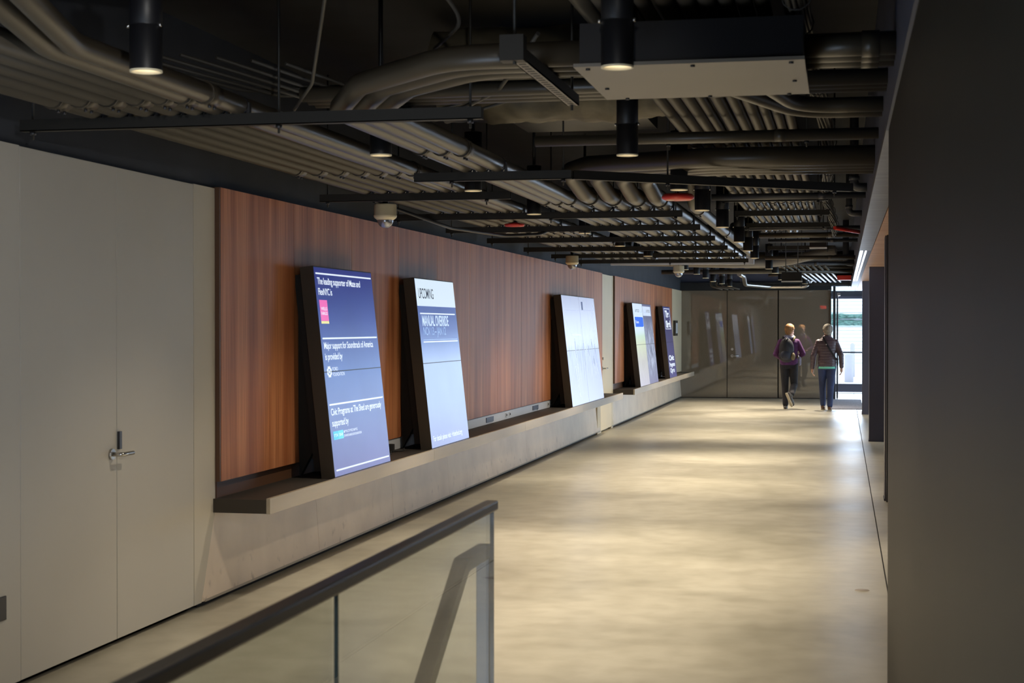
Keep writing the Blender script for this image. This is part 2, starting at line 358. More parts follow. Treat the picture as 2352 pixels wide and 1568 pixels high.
# left wall
wl = emptystruct('wall_left', (WX, 0, 0))
b = MB(); b.box((WX - .02, 5.2, 2.405), (WX - .35, 24.6, 3.3)); b.box((WX - .02, -3, 2.405), (WX - .35, 5.2, 3.3)); b.box((WX - .02, 24.6, 2.415), (WX - .35, 36, 3.3)); b.build('upper_wall', M['bluewall'], wl)
b = MB(); b.box((WX, -3, .03), (WX - .2, 6.35, 2.405)); b.box((WX - .05, 6.35, 0), (WX - .3, 8.26, 2.405), 1); b.box((WX - .05, -3, 0), (WX - .2, 8.3, .03), 1)
b.build('plaster_panel', [M['door'], M['gap']], wl)
b = MB()
b.prism([(WX, 8.258, .03), (WX, 8.258, 2.405), (WX, 8.56, 2.405), (WX, 8.56, .535), (WX, 8.36, .03)], (-.2, 0, 0)); b.build('plaster_strip', M['plaster'], wl)
# leaning lower wall, one slab per stretch with vertical joints
def lower(y0, y1, name):
    b = MB(); n = max(1, round((y1 - y0) / 1.87)); 
    for i in range(n):
        a = y0 + (y1 - y0) * i / n; c = y0 + (y1 - y0) * (i + 1) / n
        a2 = a - (.2 if (i == 0 and y0 < 10) else 0)
        X0, X1 = WX + .004, WX - .035
        v = [(X0, a2, .035), (X0, c - .003, .035), (X1, c - .003, .57), (X1, a, .57), (X0 - .2, a2, .035), (X0 - .2, c - .003, .035), (X1 - .16, c - .003, .57), (X1 - .16, a, .57)]
        b.quadlist(v, [(0, 1, 2, 3), (4, 7, 6, 5), (0, 4, 5, 1), (1, 5, 6, 2), (2, 6, 7, 3), (3, 7, 4, 0)])
    b.build(name, M['lower'], wl)
    b = MB(); b.box((WX - .03, y0 - .2, 0), (WX - .2, y1, .036)); b.build('shadow_gap', M['gap'], wl)
    b = MB(); b.box((WX + .006, y0 - .16, .028), (WX - .02, y1, .042)); b.build('base_trim', M['lip'], wl)
lower(8.56, 23.36, 'lower_wall'); lower(24.75, 35.5, 'lower_wall')
b = MB(); b.box((WX, 23.10, .0), (WX - .2, 23.46, 2.41)); b.box((WX, 24.55, 0), (WX - .2, 24.72, 2.41)); b.box((WX, 33.3, .6), (WX - .2, 35.55, 2.42)); b.box((WX - .06, 23.4, 0), (WX - .2, 24.6, 2.41))
b.build('plaster_return', M['cream'], wl)
# timber veneer panels
def panels(ys):
    for i in range(len(ys) - 1):
        b = MB(); b.box((WX + .028, ys[i] + .003, .70), (WX - .03, ys[i + 1] - .003, 2.412), 0)
        b.build('wood_panel', M['wood'], wl)
    b = MB(); b.box((WX + .026, ys[0] - .016, .70), (WX - .03, ys[0] + .002, 2.412)); b.box((WX - .0, ys[0], .60), (WX - .1, ys[-1], 2.40)); b.build('panel_backing', M['wood_edge'], wl)
panels([8.583, 9.826, 11.072, 12.318, 13.57, 14.816, 16.066, 17.312, 18.56, 19.80, 21.05, 22.29, 23.40])
panels([24.74, 25.98, 27.22, 28.46, 29.70, 30.94, 32.18, 33.28])

def lever(door, y, z, dirn, x=WX):
    b = MB(); b.tube([(x, y, z), (x + .012, y, z)], .028, 20); b.tube(fillet([(x + .01, y, z), (x + .06, y, z), (x + .062, y + dirn * .12, z)], .02), .0105, 12)
    return b.build('door_handle', M['steel'], door, bevel=0)
d1 = struct(MB().box((WX, 6.357, .03), (WX - .045, 7.296, 2.402)).build('door_1', M['door'], bevel=.002))
lever(d1, 7.235, .965, 1)
d2 = struct(MB().box((WX, 7.302, .03), (WX - .045, 8.251, 2.402)).build('door_2', M['door'], bevel=.002))
MB().box((WX + .014, 7.302, .985), (WX, 7.33, 1.075)).build('lock_guard', M['darkmetal'], d2, bevel=.002)
d3 = struct(MB().box((WX, 23.47, .03), (WX - .045, 24.54, 2.405)).build('door_3', M['cream'], bevel=.002))
lever(d3, 23.60, .97, 1)
MB().tube([(WX, 23.60, 1.12), (WX + .02, 23.60, 1.12)], .02, 16).build('lock_cylinder', M['steel'], d3)
b = MB(); b.box((WX, 6.09, .325), (WX + .008, 6.22, .43)); p = b.build('wall_plate', M['darkmetal'], bevel=.003); tag(p, 'dark metal cover plate low on the beige wall at the left edge', 'wall plate')
# card reader on plaster by the end wall
b = MB(); b.box((WX, 33.75, 1.41), (WX + .05, 34.25, 1.74)); b.box((WX + .05, 33.83, 1.46), (WX + .055, 34.17, 1.69), 1); p = b.build('extinguisher_cabinet', [M['bronze'], M['white']], bevel=.004); tag(p, 'small grey framed wall box on the cream wall beside the last screen', 'wall box')

# ------------------------------------------------------------------ end wall
EY = 35.57
we = emptystruct('wall_end', (0, EY, 0))
b = MB(); b.box((-3.9, EY + .06, 0), (-.30, EY + .25, 2.47)); b.box((-3.9, EY + .0, 2.425), (-.24, EY + .25, 2.47)); b.build('wall_core', M['gap'], we)
b = MB(); b.box((-3.66, EY, .015), (-2.55, EY + .05, 2.42)); b.build('bronze_panel', M['endpanel'], we)
b = MB(); b.box((-1.395, EY, .015), (-.262, EY + .05, 2.42)); b.build('bronze_panel', M['endpanel'], we)
b = MB(); b.box((-3.9, EY - .12, 2.425), (-.24, EY, 2.60)); b.build('header_beam', M['slab'], we)
b = MB(); b.box((-.24, EY - .12, 2.50), (.5, EY + .2, 2.72)); b.box((-3.9, EY, 2.60), (4.2, EY + .2, 3.3)); b.build('door_header', M['fascia'], we)
d4 = struct(MB().box((-2.535, EY, .015), (-1.42, EY + .05, 2.42)).build('door_4', M['endpanel']))
b = MB(); b.tube([(-2.43, EY, .95), (-2.43, EY - .015, .95)], .035, 18); b.tube(fillet([(-2.43, EY - .01, .95), (-2.43, EY - .07, .95), (-2.28, EY - .07, .95)], .02), .014, 12); b.build('door_handle', M['steel'], d4)
MB().tube([(-2.43, EY, 1.10), (-2.43, EY - .02, 1.10)], .028, 18).build('lock_cylinder', M['steel'], d4)

# ------------------------------------------------------------------ street entrance vestibule and outside
VY = 39.2
wf = emptystruct('window_1', (0, VY, 0))
b = MB(); b.box((-.262, EY - .05, 0), (-.245, EY + .1, 2.5)); b.box((-.205, EY - .04, 0), (-.15, EY + .12, 2.5)); b.build('door_jamb', M['darkmetal'], wf)
b = MB(); b.box((-.245, EY + .02, .02), (-.205, EY + .035, 2.45)); b.build('sidelight_pane', M['glass'], wf)
b = MB(); b.box((-.5, VY, 0), (-.42, VY + .08, 2.7)); b.box((.62, VY, 0), (.70, VY + .08, 2.7)); b.box((1.9, VY, 0), (1.98, VY + .08, 2.7)); b.box((-.5, VY, 2.36), (3.0, VY + .08, 2.48)); b.build('window_frame', M['darkmetal'], wf)
b = MB(); b.box((.70, VY + .03, .06), (1.9, VY + .05, 2.38)); b.box((-.42, VY + .03, 2.48), (.62, VY + .05, 2.7)); b.build('pane', M['glass'], wf)
b = MB(); b.box((-.6, VY, 2.62), (4.2, VY + .3, 3.3)); b.box((-.8, EY + .1, 0), (-.5, VY + .3, 3.3)); b.build('vestibule_wall', M['fascia'], wf)
d5 = emptystruct('door_5', (-.42, VY, 0))
b = MB(); b.box((-.42, VY + .01, .01), (.62, VY + .07, .21)); b.box((-.42, VY + .01, 2.29), (.62, VY + .07, 2.36)); b.box((-.42, VY + .01, .01), (-.34, VY + .07, 2.36)); b.box((.57, VY + .01, .01), (.62, VY + .07, 2.36)); b.build('door_frame', M['column'], d5)
MB().box((-.34, VY + .03, .21), (.57, VY + .05, 2.29)).build('pane', M['glass'], d5)
MB().tube([(-.36, VY - .04, .98), (.60, VY - .04, .98)], .02, 12).build('push_bar', M['darkmetal'], d5)
# open leaf of the inner door, folded back along the left jamb
d6 = emptystruct('door_6', (-.17, EY, 0))
b = MB(); b.box((-.13, EY + .15, .02), (-.095, EY + .20, 2.38)); b.box((-.13, EY + 1.05, .02), (-.095, EY + 1.1, 2.38)); b.box((-.13, EY + .2, .02), (-.095, EY + 1.05, .14)); b.box((-.13, EY + .2, 2.28), (-.095, EY + 1.05, 2.38)); b.build('door_frame', M['darkmetal'], d6)
MB().box((-.118, EY + .2, .14), (-.108, EY + 1.05, 2.28)).build('pane', M['glass'], d6)
b = MB(); b.box((-.12, EY + .12, 2.30), (-.05, EY + .5, 2.36)); b.build('door_closer', M['steel'], d6)
m_ = MB().box((-.24, 31.1, 0), (.40, 35.2, .012)).build('entrance_mat', M['mat']); tag(m_, 'grey entrance mat on the floor in front of the street door', 'mat')
# outside
struct(MB().box((-40, 39.3, -.14), (45, 120, -.02)).build('floor_outside', M['ground']))
ow = emptystruct('wall_street', (0, 60, 0))
b = MB(); b.box((-12, 60, 0), (14, 60.4, 4.6)); b.build('wall_face', M['streetwall'], ow)
b = MB()
z = .25
while z < 4.5: b.box((-12, 59.985, z), (14, 60, z + .010)); z += .135
b.build('groove_lines', M['groove'], ow)
def hedge(z0, z1, y, label):
    bm = bmesh.new(); bmesh.ops.create_grid(bm, x_segments=160, y_segments=14, size=1)
    for v in bm.verts:
        x, t = v.co.x * 7, (v.co.y + 1) / 2; a = PI * t
        rr = 1 + .35 * noise.noise(Vector((x * 2.5, a * 2, z0 * 3))) + .25 * noise.noise(Vector((x * 8, a * 5, 2)))
        v.co = Vector((x, -math.sin(a) * .2 * rr, (z0 + z1) / 2 - math.cos(a) * (z1 - z0) / 2 * rr))
    me = bpy.data.meshes.new('hedge'); bm.to_mesh(me); bm.free(); me.materials.append(M['leaf'])
    o = bpy.data.objects.new('hedge', me); o.location = (0, y, 0); COL.objects.link(o); tag(o, label, 'hedge'); return o
hedge(1.91, 2.09, 59.9, 'upper strip of clipped green hedge on the white street wall')
hedge(1.66, 1.86, 59.9, 'lower bluish strip of hedge on the white street wall')
for i, (x, y, r, h, lb) in enumerate([(.19, 47, .13, .84, 'nearer broad pale bollard outside the glass door'), (.32, 52, .075, 1.10, 'farther taller pale bollard outside the glass door')]):
    b = MB(); b.lathe([(0, 0), (r, 0), (r, h - .05), (r - .04, h), (0, h)], (x, y, -.02), 28); tag(b.build('bollard', M['bollard']), lb, 'bollard')

# ------------------------------------------------------------------ right side hall: columns, glazing
for i, (y, x, wd) in enumerate([(14.8, .383, .7), (22.45, .366, .62), (29.4, .355, .6)]):
    c = thing('column', (x, y, 0), ['nearest dark steel column, thin edge seen beside the near wall', 'middle tall blue-grey column standing beside the floor joint', 'farthest brown-grey column next to the bright street door'][i], 'column', 'columns along the right side')
    b = MB(); b.box((x, y, .0), (x + wd, y + .32, 2.44)); b.build('column_cladding', M['column'], c, bevel=.004)
    b = MB(); b.box((x - .006, y + .01, .0), (x + wd + .006, y + .31, .05 if i == 2 else .02)); b.build('column_base', M['cover'] if i == 2 else M['darkmetal'], c)
b = MB(); b.box((.395, 14.70, 0), (.42, 14.8, 2.44)); tag(b.build('steel_trim_post', M['darkmetal'], bevel=.003), 'thin dark steel post in front of the nearest column', 'post')
# glazing wall of the side hall
wr = emptystruct('window_2', (3.0, 20, 0))
b = MB(); y = 7.0
while y < 39.1: b.box((2.95, y, 0), (3.05, y + .06, 2.44)); y += 2.0
b.box((2.95, 6.9, 0), (3.05, 39, .15)); b.box((2.95, 6.9, 2.3), (3.05, 39, 2.44)); b.build('window_frame', M['darkmetal'], wr)
MB().box((2.995, 6.9, .15), (3.005, 39, 2.3)).build('pane', M['glass'], wr)
MB().box((3.15, 6.9, 0), (3.35, 21, 2.44)).build('neighbouring_wall', M['bluewall'], wr)
MB().box((.62, 6.6, 0), (4.2, 6.85, 2.44)).build('hall_end_wall', M['nearwall'], wr)
# linear slot lamps in the soffit
for i, (x0, x1) in enumerate([(.188, .222), (.242, .262)]):
    t_ = thing('linear_lamp', ((x0 + x1) / 2, 17.8, 2.45), ['wide bright linear lamp in the soffit, nearer the pipes', 'narrow bright linear lamp in the soffit, nearer the wood'][i], 'lamp', 'linear lamps in the soffit')
    MB().box((x0, 17.8, 2.436), (x1, 29.2, 2.452)).build('diffuser', M['tube'], t_)
    MB().box((x0 - .006, 17.75, 2.438), (x0, 29.25, 2.47)).build('lamp_trim', M['darkmetal'], t_)
b = MB(); b.box((.18, 17.72, 2.446), (.315, 35.5, 2.47)); b.build('slot_housing', M['fascia'], sof)

# ------------------------------------------------------------------ shelves with service trunking
def shelf(y0, y1, label):
    t = thing('display_shelf', (-3.4, y0, .5), label, 'shelf')
    MB().box((WX, y0 + .004, .585), (-3.24, y1, .603)).build('shelf_top', M['shelf'], t)
    b = MB(); n = max(1, round((y1 - y0) / 3.4))
    for i in range(n): b.box((-3.245, y0 + (y1 - y0) * i / n + .002, .522), (-3.222, y0 + (y1 - y0) * (i + 1) / n - .002, .612))
    b.build('front_lip', M['lip'], t)
    MB().box((WX, y0, .524), (-3.245, y0 + .012, .604)).build('end_plate', M['bronze'], t)
    MB().box((WX, y0 + .01, .524), (-3.245, y1, .534)).build('underside_plate', M['shelf'], t)
    return t
shelf(8.53, 23.37, 'long bronze shelf under the first wood wall, carrying three screens')
shelf(24.72, 34.9, 'shorter bronze shelf under the far wood wall, carrying two screens')
def trunk(y0, y1, label, step):
    t = thing('service_trunking', (WX, y0, .605), label, 'trunking')
    b = MB(); y = y0
    while y < y1: b.box((WX + .004, y, .606), (WX + .02, min(y + step, y1) - .006, .695)); y += step
    b.build('trunking_cover', M['white'], t)
    b = MB(); y = y0 + 2.2
    k = 0
    while y < y1 - .6:
        MB().box((WX + .02, y, .625), (WX + .026, y + .34, .675)).build('recessed_tray', M['column'], t)
        for j in range(2):
            q = MB(); q.box((WX + .02, y + .95 + j * .18, .63), (WX + .027, y + 1.02 + j * .18, .672)); q.box((WX + .027, y + .965 + j * .18, .64), (WX + .0275, y + 1.005 + j * .18, .662), 1); q.build('socket', [M['white'], M['gap']], t)
        y += 2.45; k += 1
trunk(10.9, 23.38, 'white service trunking behind the long shelf, below the wood panels', 1.85)
trunk(26.6, 33.3, 'white service trunking behind the far shelf', 1.85)
# black plugs and leads lying behind screens
def plug(y, label):
    t = thing('power_plug', (WX + .03, y, .604), label, 'plug', 'plugs on the long shelf')
    MB().box((WX + .028, y, .604), (WX + .075, y + .045, .668)).build('plug_body', M['rubber'], t, bevel=.006)
    pts = [(WX + .06, y + .02, .612)] + [(WX + .09 + .03 * math.sin(k), y + .04 + .07 * k, .609) for k in range(1, 8)]
    MB().tube(fillet(pts, .02, 3), .0045, 6).build('lead', M['rubber'], t)
plug(11.62, 'black plug and lead on the shelf just left of the second screen')
plug(12.0, 'smaller black plug beside the dark back of the second screen')

# ------------------------------------------------------------------ leaning screens
PB = Vector((-3.25, 0, .612)); PT = Vector((-3.40, 0, 1.999)); EV = (PT - PB).normalized(); EU = Vector((0, 1, 0)); EN = EU.cross(EV)
H = (PT - PB).length
def P(y0, u, v, d=0.0): return Vector((PB.x, y0 + u, PB.z)) + EV * v + EN * d
def srect(y0, u0, v0, u1, v1, m, name, parent, d=.0008, shape=None):
    b = MB(); pts = [(u0, v0), (u1, v0), (u1, v1), (u0, v1)] if shape is None else shape
    b.quadlist([P(y0, u, v, d) for u, v in pts], [tuple(range(len(pts)))]); return b.build(name, m, parent)
def text(y0, s, u0, v0, u1, caph, m, parent, name='lettering', d=.0012, weight=0.0, sy=1.0):
    cu = bpy.data.curves.new('t', 'FONT'); cu.body = s; cu.size = 1; cu.offset = weight; cu.space_character = .92
    ob = bpy.data.objects.new('t', cu); COL.objects.link(ob); dg = bpy.context.evaluated_depsgraph_get(); me = bpy.data.meshes.new_from_object(ob.evaluated_get(dg)); bpy.data.objects.remove(ob)
    xs = [v.co.x for v in me.vertices]; x0, x1 = min(xs), max(xs); cap = .729
    b = MB(); b.v = [P(y0, u0 + (v.co.x - x0) / (x1 - x0) * (u1 - u0), v0 + v.co.y / cap * caph * sy, d) for v in me.vertices]
    for p in me.polygons: b.f.append(list(p.vertices)); b.m.append(0); b.sm.append(False)
    return b.build(name, m, parent)
def cabinet(y0, w, label):
    t = thing('leaning_screen', (-3.32, y0 + w / 2, .604), label, 'screen', 'screens leaning on the shelves')
    b = MB(); b.obox(P(y0, 0, -.004, -.095), EU * w, EV * (H + .008), EN * .093); b.build('screen_housing', M['bronze'], t, bevel=.002)
    b = MB(); b.obox(P(y0, .05, .05, -.155), EU * (w - .1), EV * (H - .09), EN * .06); b.build('rear_cabinet', M['gap'], t)
    for k in (0, 1):
        b = MB(); yy = .1 + k * (w - .26); b.prism([P(y0, yy, .9, -.155), P(y0, yy, .2, -.155), Vector((WX + .04, y0 + yy, .606)), Vector((WX + .032, y0 + yy, .9)), Vector((WX + .032, y0 + yy, 1.7))], (0, .05, 0)); b.build('wall_bracket', M['gap'], t)
    return t
def screen_face(y0, u0, v0, u1, v1, m, t, name='screen_panel'):
    b = MB(); b.quadlist([P(y0, u0, v0, 0), P(y0, u1, v0, 0), P(y0, u1, v1, 0), P(y0, u0, v1, 0)], [(0, 1, 2, 3)]); o = b.build(name, m, t)
    uvl = o.data.uv_layers.new(name='UVMap'); 
    # a stacked pair of panels shows one picture: uv spans the full picture height
    return o, uvl
def panel(y0, w, u0, u1, m, t, v_lo, v_hi, pu0=None, pu1=None):
    pu0 = u0 if pu0 is None else pu0; pu1 = u1 if pu1 is None else pu1
    b = MB(); b.quadlist([P(y0, u0, v_lo, -.0005), P(y0, u1, v_lo, -.0005), P(y0, u1, v_hi, -.0005), P(y0, u0, v_hi, -.0005)], [(0, 1, 2, 3)]); o = b.build('screen_panel', m, t)
    uvl = o.data.uv_layers.new(name='UVMap')
    co = {0: (u0, v_lo), 1: (u1, v_lo), 2: (u1, v_hi), 3: (u0, v_hi)}
    for lp in o.data.loops:
        u, v = co[lp.vertex_index]; uvl.data[lp.index].uv = ((u - pu0) / (pu1 - pu0), v / H)
    return o
def glasspanels(y0, w, m, t, cols=1):
    b = MB(); b.obox(P(y0, .001, 0, -.0018), EU * (w - .002), EV * H, EN * .001); b.build('bezel', M['bezel'], t)
    for c in range(cols):
        a = .004 + c * (w / cols); e = (c + 1) * (w / cols) - .004
        mm = m[c] if isinstance(m, list) else m
        pu = (a, e) if isinstance(m, list) else (0, w)
        for lo, hi in ((.004, .6925), (.6985, H - .004)): panel(y0, w, a, e, mm, t, lo, hi, *pu)
W1 = 1.29
# --- screen 1
y0 = 9.80; t = cabinet(y0, W1, 'blue leaning screen with sponsor credits, nearest of the five')
m1 = screen_mat('sponsor_credits_with_glow', [(0, srgb(104, 104, 162)), (.3, srgb(92, 112, 170)), (.5, srgb(78, 108, 172)), (.75, srgb(52, 74, 148)), (1, srgb(34, 42, 118))], soft_noise(.07))  # navy to pale gradient paints in the glow from the viewing angle
glasspanels(y0, W1, m1, t)
for u0, u1, v in ((.03, 1.262, 1.345), (.035, 1.262, .912), (.035, 1.255, .472), (.039, 1.258, .038)): srect(y0, u0, v, u1, v + .011, M['pix_white'], 'rule_line', t)
Wt = M['pix_white']
text(y0, 'The leading supporter of Maze and', .05, 1.279, .984, .047, Wt, t, weight=.012)
text(y0, 'FlexNYC is', .05, 1.208, .332, .047, Wt, t, weight=.012)
lg = srect(y0, .048, 1.034, .207, 1.174, M['pix_pink'], 'sponsor_logo', t); srect(y0, .048, 1.016, .207, 1.033, M['pix_yellow'], 'logo_stripe', lg)
text(y0, 'WELLS', .066, 1.106, .19, .022, Wt, lg, weight=.01, d=.0016); text(y0, 'FARGO', .066, 1.074, .19, .022, Wt, lg, weight=.01, d=.0016)
text(y0, 'Major support for Soundtrack of America', .05, .848, 1.148, .047, Wt, t, weight=.012)
text(y0, 'is provided by', .05, .775, .415, .047, Wt, t, weight=.012)
text(y0, 'FORD', .172, .700, .287, .025, Wt, t); text(y0, 'FOUNDATION', .170, .664, .422, .025, Wt, t)
b = MB()
for k in range(8):   # rosette emblem of eight rounded petals round a dot
    a = 2 * PI * (k + .5) / 8; cu_, cv_ = .104 + .036 * math.cos(a), .695 + .029 * math.sin(a)
    b.quadlist([P(y0, cu_ + .0145 * math.cos(q * PI / 5), cv_ + .0115 * math.sin(q * PI / 5), .0012) for q in range(10)], [tuple(range(10))])
b.quadlist([P(y0, .104 + .014 * math.cos(q * PI / 5), .695 + .011 * math.sin(q * PI / 5), .0012) for q in range(10)], [tuple(range(10))])
b.build('sponsor_emblem', Wt, t)
text(y0, 'Civic Programs at The Shed are generously', .05, .407, 1.194, .047, Wt, t, weight=.012)
text(y0, 'supported by', .05, .334, .400, .047, Wt, t, weight=.012)
la = srect(y0, .053, .244, .155, .300, M['pix_cyan'], 'sponsor_logo', t); lb_ = srect(y0, .157, .244, .264, .300, M['pix_cyan2'], 'sponsor_logo', t)
text(y0, 'ΙΣΝ', .068, .263, .145, .02, Wt, la, d=.0016); text(y0, 'SNF', .172, .263, .25, .02, Wt, lb_, d=.0016)
text(y0, 'ΙΔΡΥΜΑ ΣΤΑΥΡΟΣ ΝΙΑΡΧΟΣ', .273, .279, .578, .016, Wt, t, weight=.012); text(y0, 'STAVROS NIARCHOS FOUNDATION', .272, .251, .664, .016, Wt, t, weight=.012)
# --- screen 2
y0 = 12.28; t = cabinet(y0, W1, 'leaning screen headed UPCOMING on white above pale blue')
m2 = screen_mat('upcoming_with_glow', [(0, srgb(148, 158, 205)), (.25, srgb(152, 172, 215)), (.5, srgb(152, 175, 220)), (.62, srgb(104, 132, 190)), (.70, srgb(76, 100, 164)), (.8, srgb(72, 96, 160))], soft_noise(.05))  # paler lower part is viewing-angle glow painted into the picture
glasspanels(y0, W1, m2, t)
hd = srect(y0, .004, 1.167, W1 - .004, H - .004, emis_col('screen_header', srgb(216, 234, 250), 1.0), 'header_block', t, d=.0004)
text(y0, 'UPCOMING', .075, 1.231, .55, .088, M['pix_dark'], hd, weight=.004)
srect(y0, .065, 1.100, 1.235, 1.111, M['pix_white'], 'rule_line', t); srect(y0, .08, .885, 1.225, .890, M['pix_soft'], 'rule_line', t); srect(y0, .08, .866, 1.24, .875, M['pix_white'], 'rule_line', t)
text(y0, 'MANUAL OVERRIDE', .11, 1.004, .975, .090, M['pix_line'], t, weight=.02)
text(y0, 'NOV 13 – JAN 12', .112, .927, .845, .070, M['pix_soft'], t, weight=.008)
text(y0, 'For details please visit →theshed.org', .072, .055, 1.048, .047, Wt, t, weight=.004)
# --- screen 3 (two columns of panels, one wintry picture)
y0 = 19.05; W3 = 2.60; t = cabinet(y0, W3, 'wide leaning screen showing a pale misty plaza with blurred walkers')
m3 = screen_mat('misty_plaza_picture', [(0, srgb(196, 206, 240)), (.3, srgb(190, 202, 238)), (.48, srgb(168, 182, 216)), (.55, srgb(196, 210, 238)), (.8, srgb(205, 218, 244)), (1, srgb(186, 198, 228))],
                chain(streaks(srgb(105, 118, 158), 28, 3, .48, .72, .18, .62, .75), streaks(srgb(130, 148, 190), 14, 1.2, .56, .8, .45, 1.15, .6), streaks(srgb(215, 222, 242), 5, 1.5, .5, .8, 0, .9, .6)), .92)
glasspanels(y0, W3, m3, t, 2)
fig = emis_col('screen_figure', srgb(120, 130, 168)); fig3 = emis_col('screen_line_faint', srgb(188, 199, 228)); fig2 = emis_col('screen_figure_faint', srgb(170, 182, 218))
for k, (u, v1, v0, wd, mm) in enumerate([(.66, .85, .60, .045, fig), (.93, .80, .69, .03, fig2), (1.30, .82, .62, .035, fig), (1.52, .80, .62, .03, fig2), (1.70, .78, .60, .03, fig), (1.99, .83, .68, .035, fig), (2.24, .76, .62, .03, fig), (2.05, .60, .40, .04, fig), (2.35, .56, .36, .035, fig2)]):
    srect(y0, 0, 0, 0, 0, mm, 'walker_silhouette', t, d=.0008, shape=[(u - wd * .4, v0), (u + wd * .4, v0), (u + wd, (v0 + v1) / 2), (u + wd * .8, v1 - .04), (u + wd * .35, v1 - .035), (u + wd * .35, v1), (u - wd * .35, v1), (u - wd * .35, v1 - .035), (u - wd * .8, v1 - .04), (u - wd, (v0 + v1) / 2)])
srect(y0, 1.45, 1.22, 1.575, 1.33, emis_col('screen_tower', srgb(84, 98, 135)), 'tower_shape', t)
for (ua, va, ub, vb, wd) in [(.1, 1.20, 2.5, 1.225, .006), (.08, 1.12, .50, .88, .009), (2.25, 1.15, 1.85, .84, .009), (2.30, 1.36, 2.32, .75, .02), (2.45, 1.36, 2.44, .70, .01), (.5, .90, 1.25, .885, .008), (.52, .5, .66, .1, .03), (.70, .52, .62, .14, .03), (2.0, .5, 2.16, .30, .03), (2.25, .5, 2.3, .34, .02)]:
    srect(y0, 0, 0, 0, 0, fig3, 'picture_line', t, d=.001, shape=[(ua - wd, va), (ub - wd, vb), (ub + wd, vb), (ua + wd, va)] if abs(ua - ub) < abs(va - vb) * 3 else [(ua, va - wd), (ub, vb - wd), (ub, vb + wd), (ua, va + wd)])
# --- screen 4 (two pictures)
y0 = 25.72; W4 = 2.55; t = cabinet(y0, W4, 'leaning screen split into a pale yellow field and a grey grass picture')
m4a = screen_mat('yellow_field_picture', [(0, srgb(190, 184, 196)), (.3, srgb(188, 186, 176)), (.5, srgb(198, 208, 170)), (.6, srgb(190, 214, 190)), (.68, srgb(206, 226, 240)), (1, srgb(210, 228, 246))], streaks(srgb(150, 140, 128), 22, 6, .5, .75, -.2, .55, .6))
m4b = screen_mat('grass_picture', [(0, srgb(116, 112, 148)), (.4, srgb(104, 110, 138)), (.75, srgb(84, 90, 122)), (1, srgb(100, 104, 140))], chain(streaks(srgb(62, 66, 96), 9, 4, .45, .62, 0, .95, .8), streaks(srgb(196, 204, 226), 20, 6, .46, .60, .0, .85, .95)))
glasspanels(y0, W4, [m4a, m4b], t, 2)
bb_ = srect(y0, .12, .996, 1.24, 1.164, M['pix_blue'], 'blue_button', t, shape=[(.15, .996), (1.15, .996), (1.23, 1.012), (1.23, 1.148), (1.15, 1.164), (.15, 1.164)])
text(y0, 'Tickets', .2, 1.058, .62, .045, Wt, bb_, weight=.01, d=.0016)
text(y0, 'UNTITLED', .27, 1.247, .80, .05, M['pix_dark'], t); text(y0, '(...)', .88, 1.247, 1.15, .05, M['pix_soft'], t)
srect(y0, 1.30, 1.19, 2.42, 1.356, emis_col('screen_card', srgb(208, 224, 246)), 'white_card', t); text(y0, '(...)', 1.42, 1.25, 1.68, .05, M['pix_soft'], t, d=.0016); text(y0, 'UNTITLED', 1.78, 1.25, 2.3, .05, M['pix_dark'], t, d=.0016)
# --- screen 5
y0 = 30.20; t = cabinet(y0, W1, 'dark purple leaning screen with white block titles, last on the far shelf')
m5 = screen_mat('dark_title_picture', [(0, srgb(84, 82, 136)), (.5, srgb(62, 60, 106)), (.75, srgb(58, 58, 102)), (1, srgb(60, 66, 122))], soft_noise(.06))
glasspanels(y0, W1, m5, t)
for a, c, d_, e in ((.16, .95, 1.15, .962), (.16, 1.348, 1.15, 1.36), (.16, .95, .19, 1.36), (1.12, .95, 1.15, 1.36)): srect(y0, a, c, d_, e, M['pix_white'], 'title_frame', t)
text(y0, 'The', .3, 1.19, .98, .13, Wt, t, weight=.05); text(y0, 'Shed', .3, .99, 1.05, .13, Wt, t, weight=.05)
text(y0, 'Civic', .16, .34, 1.08, .10, Wt, t, weight=.04); text(y0, 'Programs', .16, .22, 1.12, .08, Wt, t, weight=.04); text(y0, 'Open', .2, .10, .95, .09, Wt, t, weight=.04)

# ------------------------------------------------------------------ ceiling services
ST = 2.487            # top of struts
rods_top = 3.298
def strut(xa, xb, y, z, label, rods, yb=None, grp='struts carrying the left conduits', hh=.05, depth=.046):
    yb = y if yb is None else yb
    t = thing('strut_channel', ((xa + xb) / 2, (y + yb) / 2, z), label, 'strut', grp)
    a = Vector((xa, y, z - hh)); c = Vector((xb, yb, z - hh)); ax = c - a; n = Vector((-ax.y, ax.x, 0)).normalized()
    b = MB(); th = .004
    b.obox(a - n * depth / 2, ax, n * th, (0, 0, hh)); b.obox(a + n * (depth / 2 - th), ax, n * th, (0, 0, hh)); b.obox(a - n * depth / 2, ax, n * depth, (0, 0, th)); b.build('channel', M['strut'], t)
    for x in rods:
        q = (x - xa) / (xb - xa) if xb != xa else 0; p = a + ax * q
        MB().tube([p + Vector((0, 0, -.035)), (p.x, p.y, rods_top)], .0055, 6).build('threaded_rod', M['strut'], t); rd_ = list(t.children)[-1]
        MB().tube([p + Vector((0, 0, -.014)), p + Vector((0, 0, -.001))], .014, 6).build('nut', M['darkmetal'], rd_)
    return t
SY = [6.2, 10.1, 12.0, 13.65, 15.4, 17.25, 18.95, 20.6]
SR = [(-3.46, -1.42), (-3.45, -2.14), (-3.50, -1.20), (-3.48, -1.21), (-3.50, -1.22), (-3.50, -1.23), (-3.50, -1.22), (-3.45, -1.2)]
SR[0] = (-3.47, -1.43)
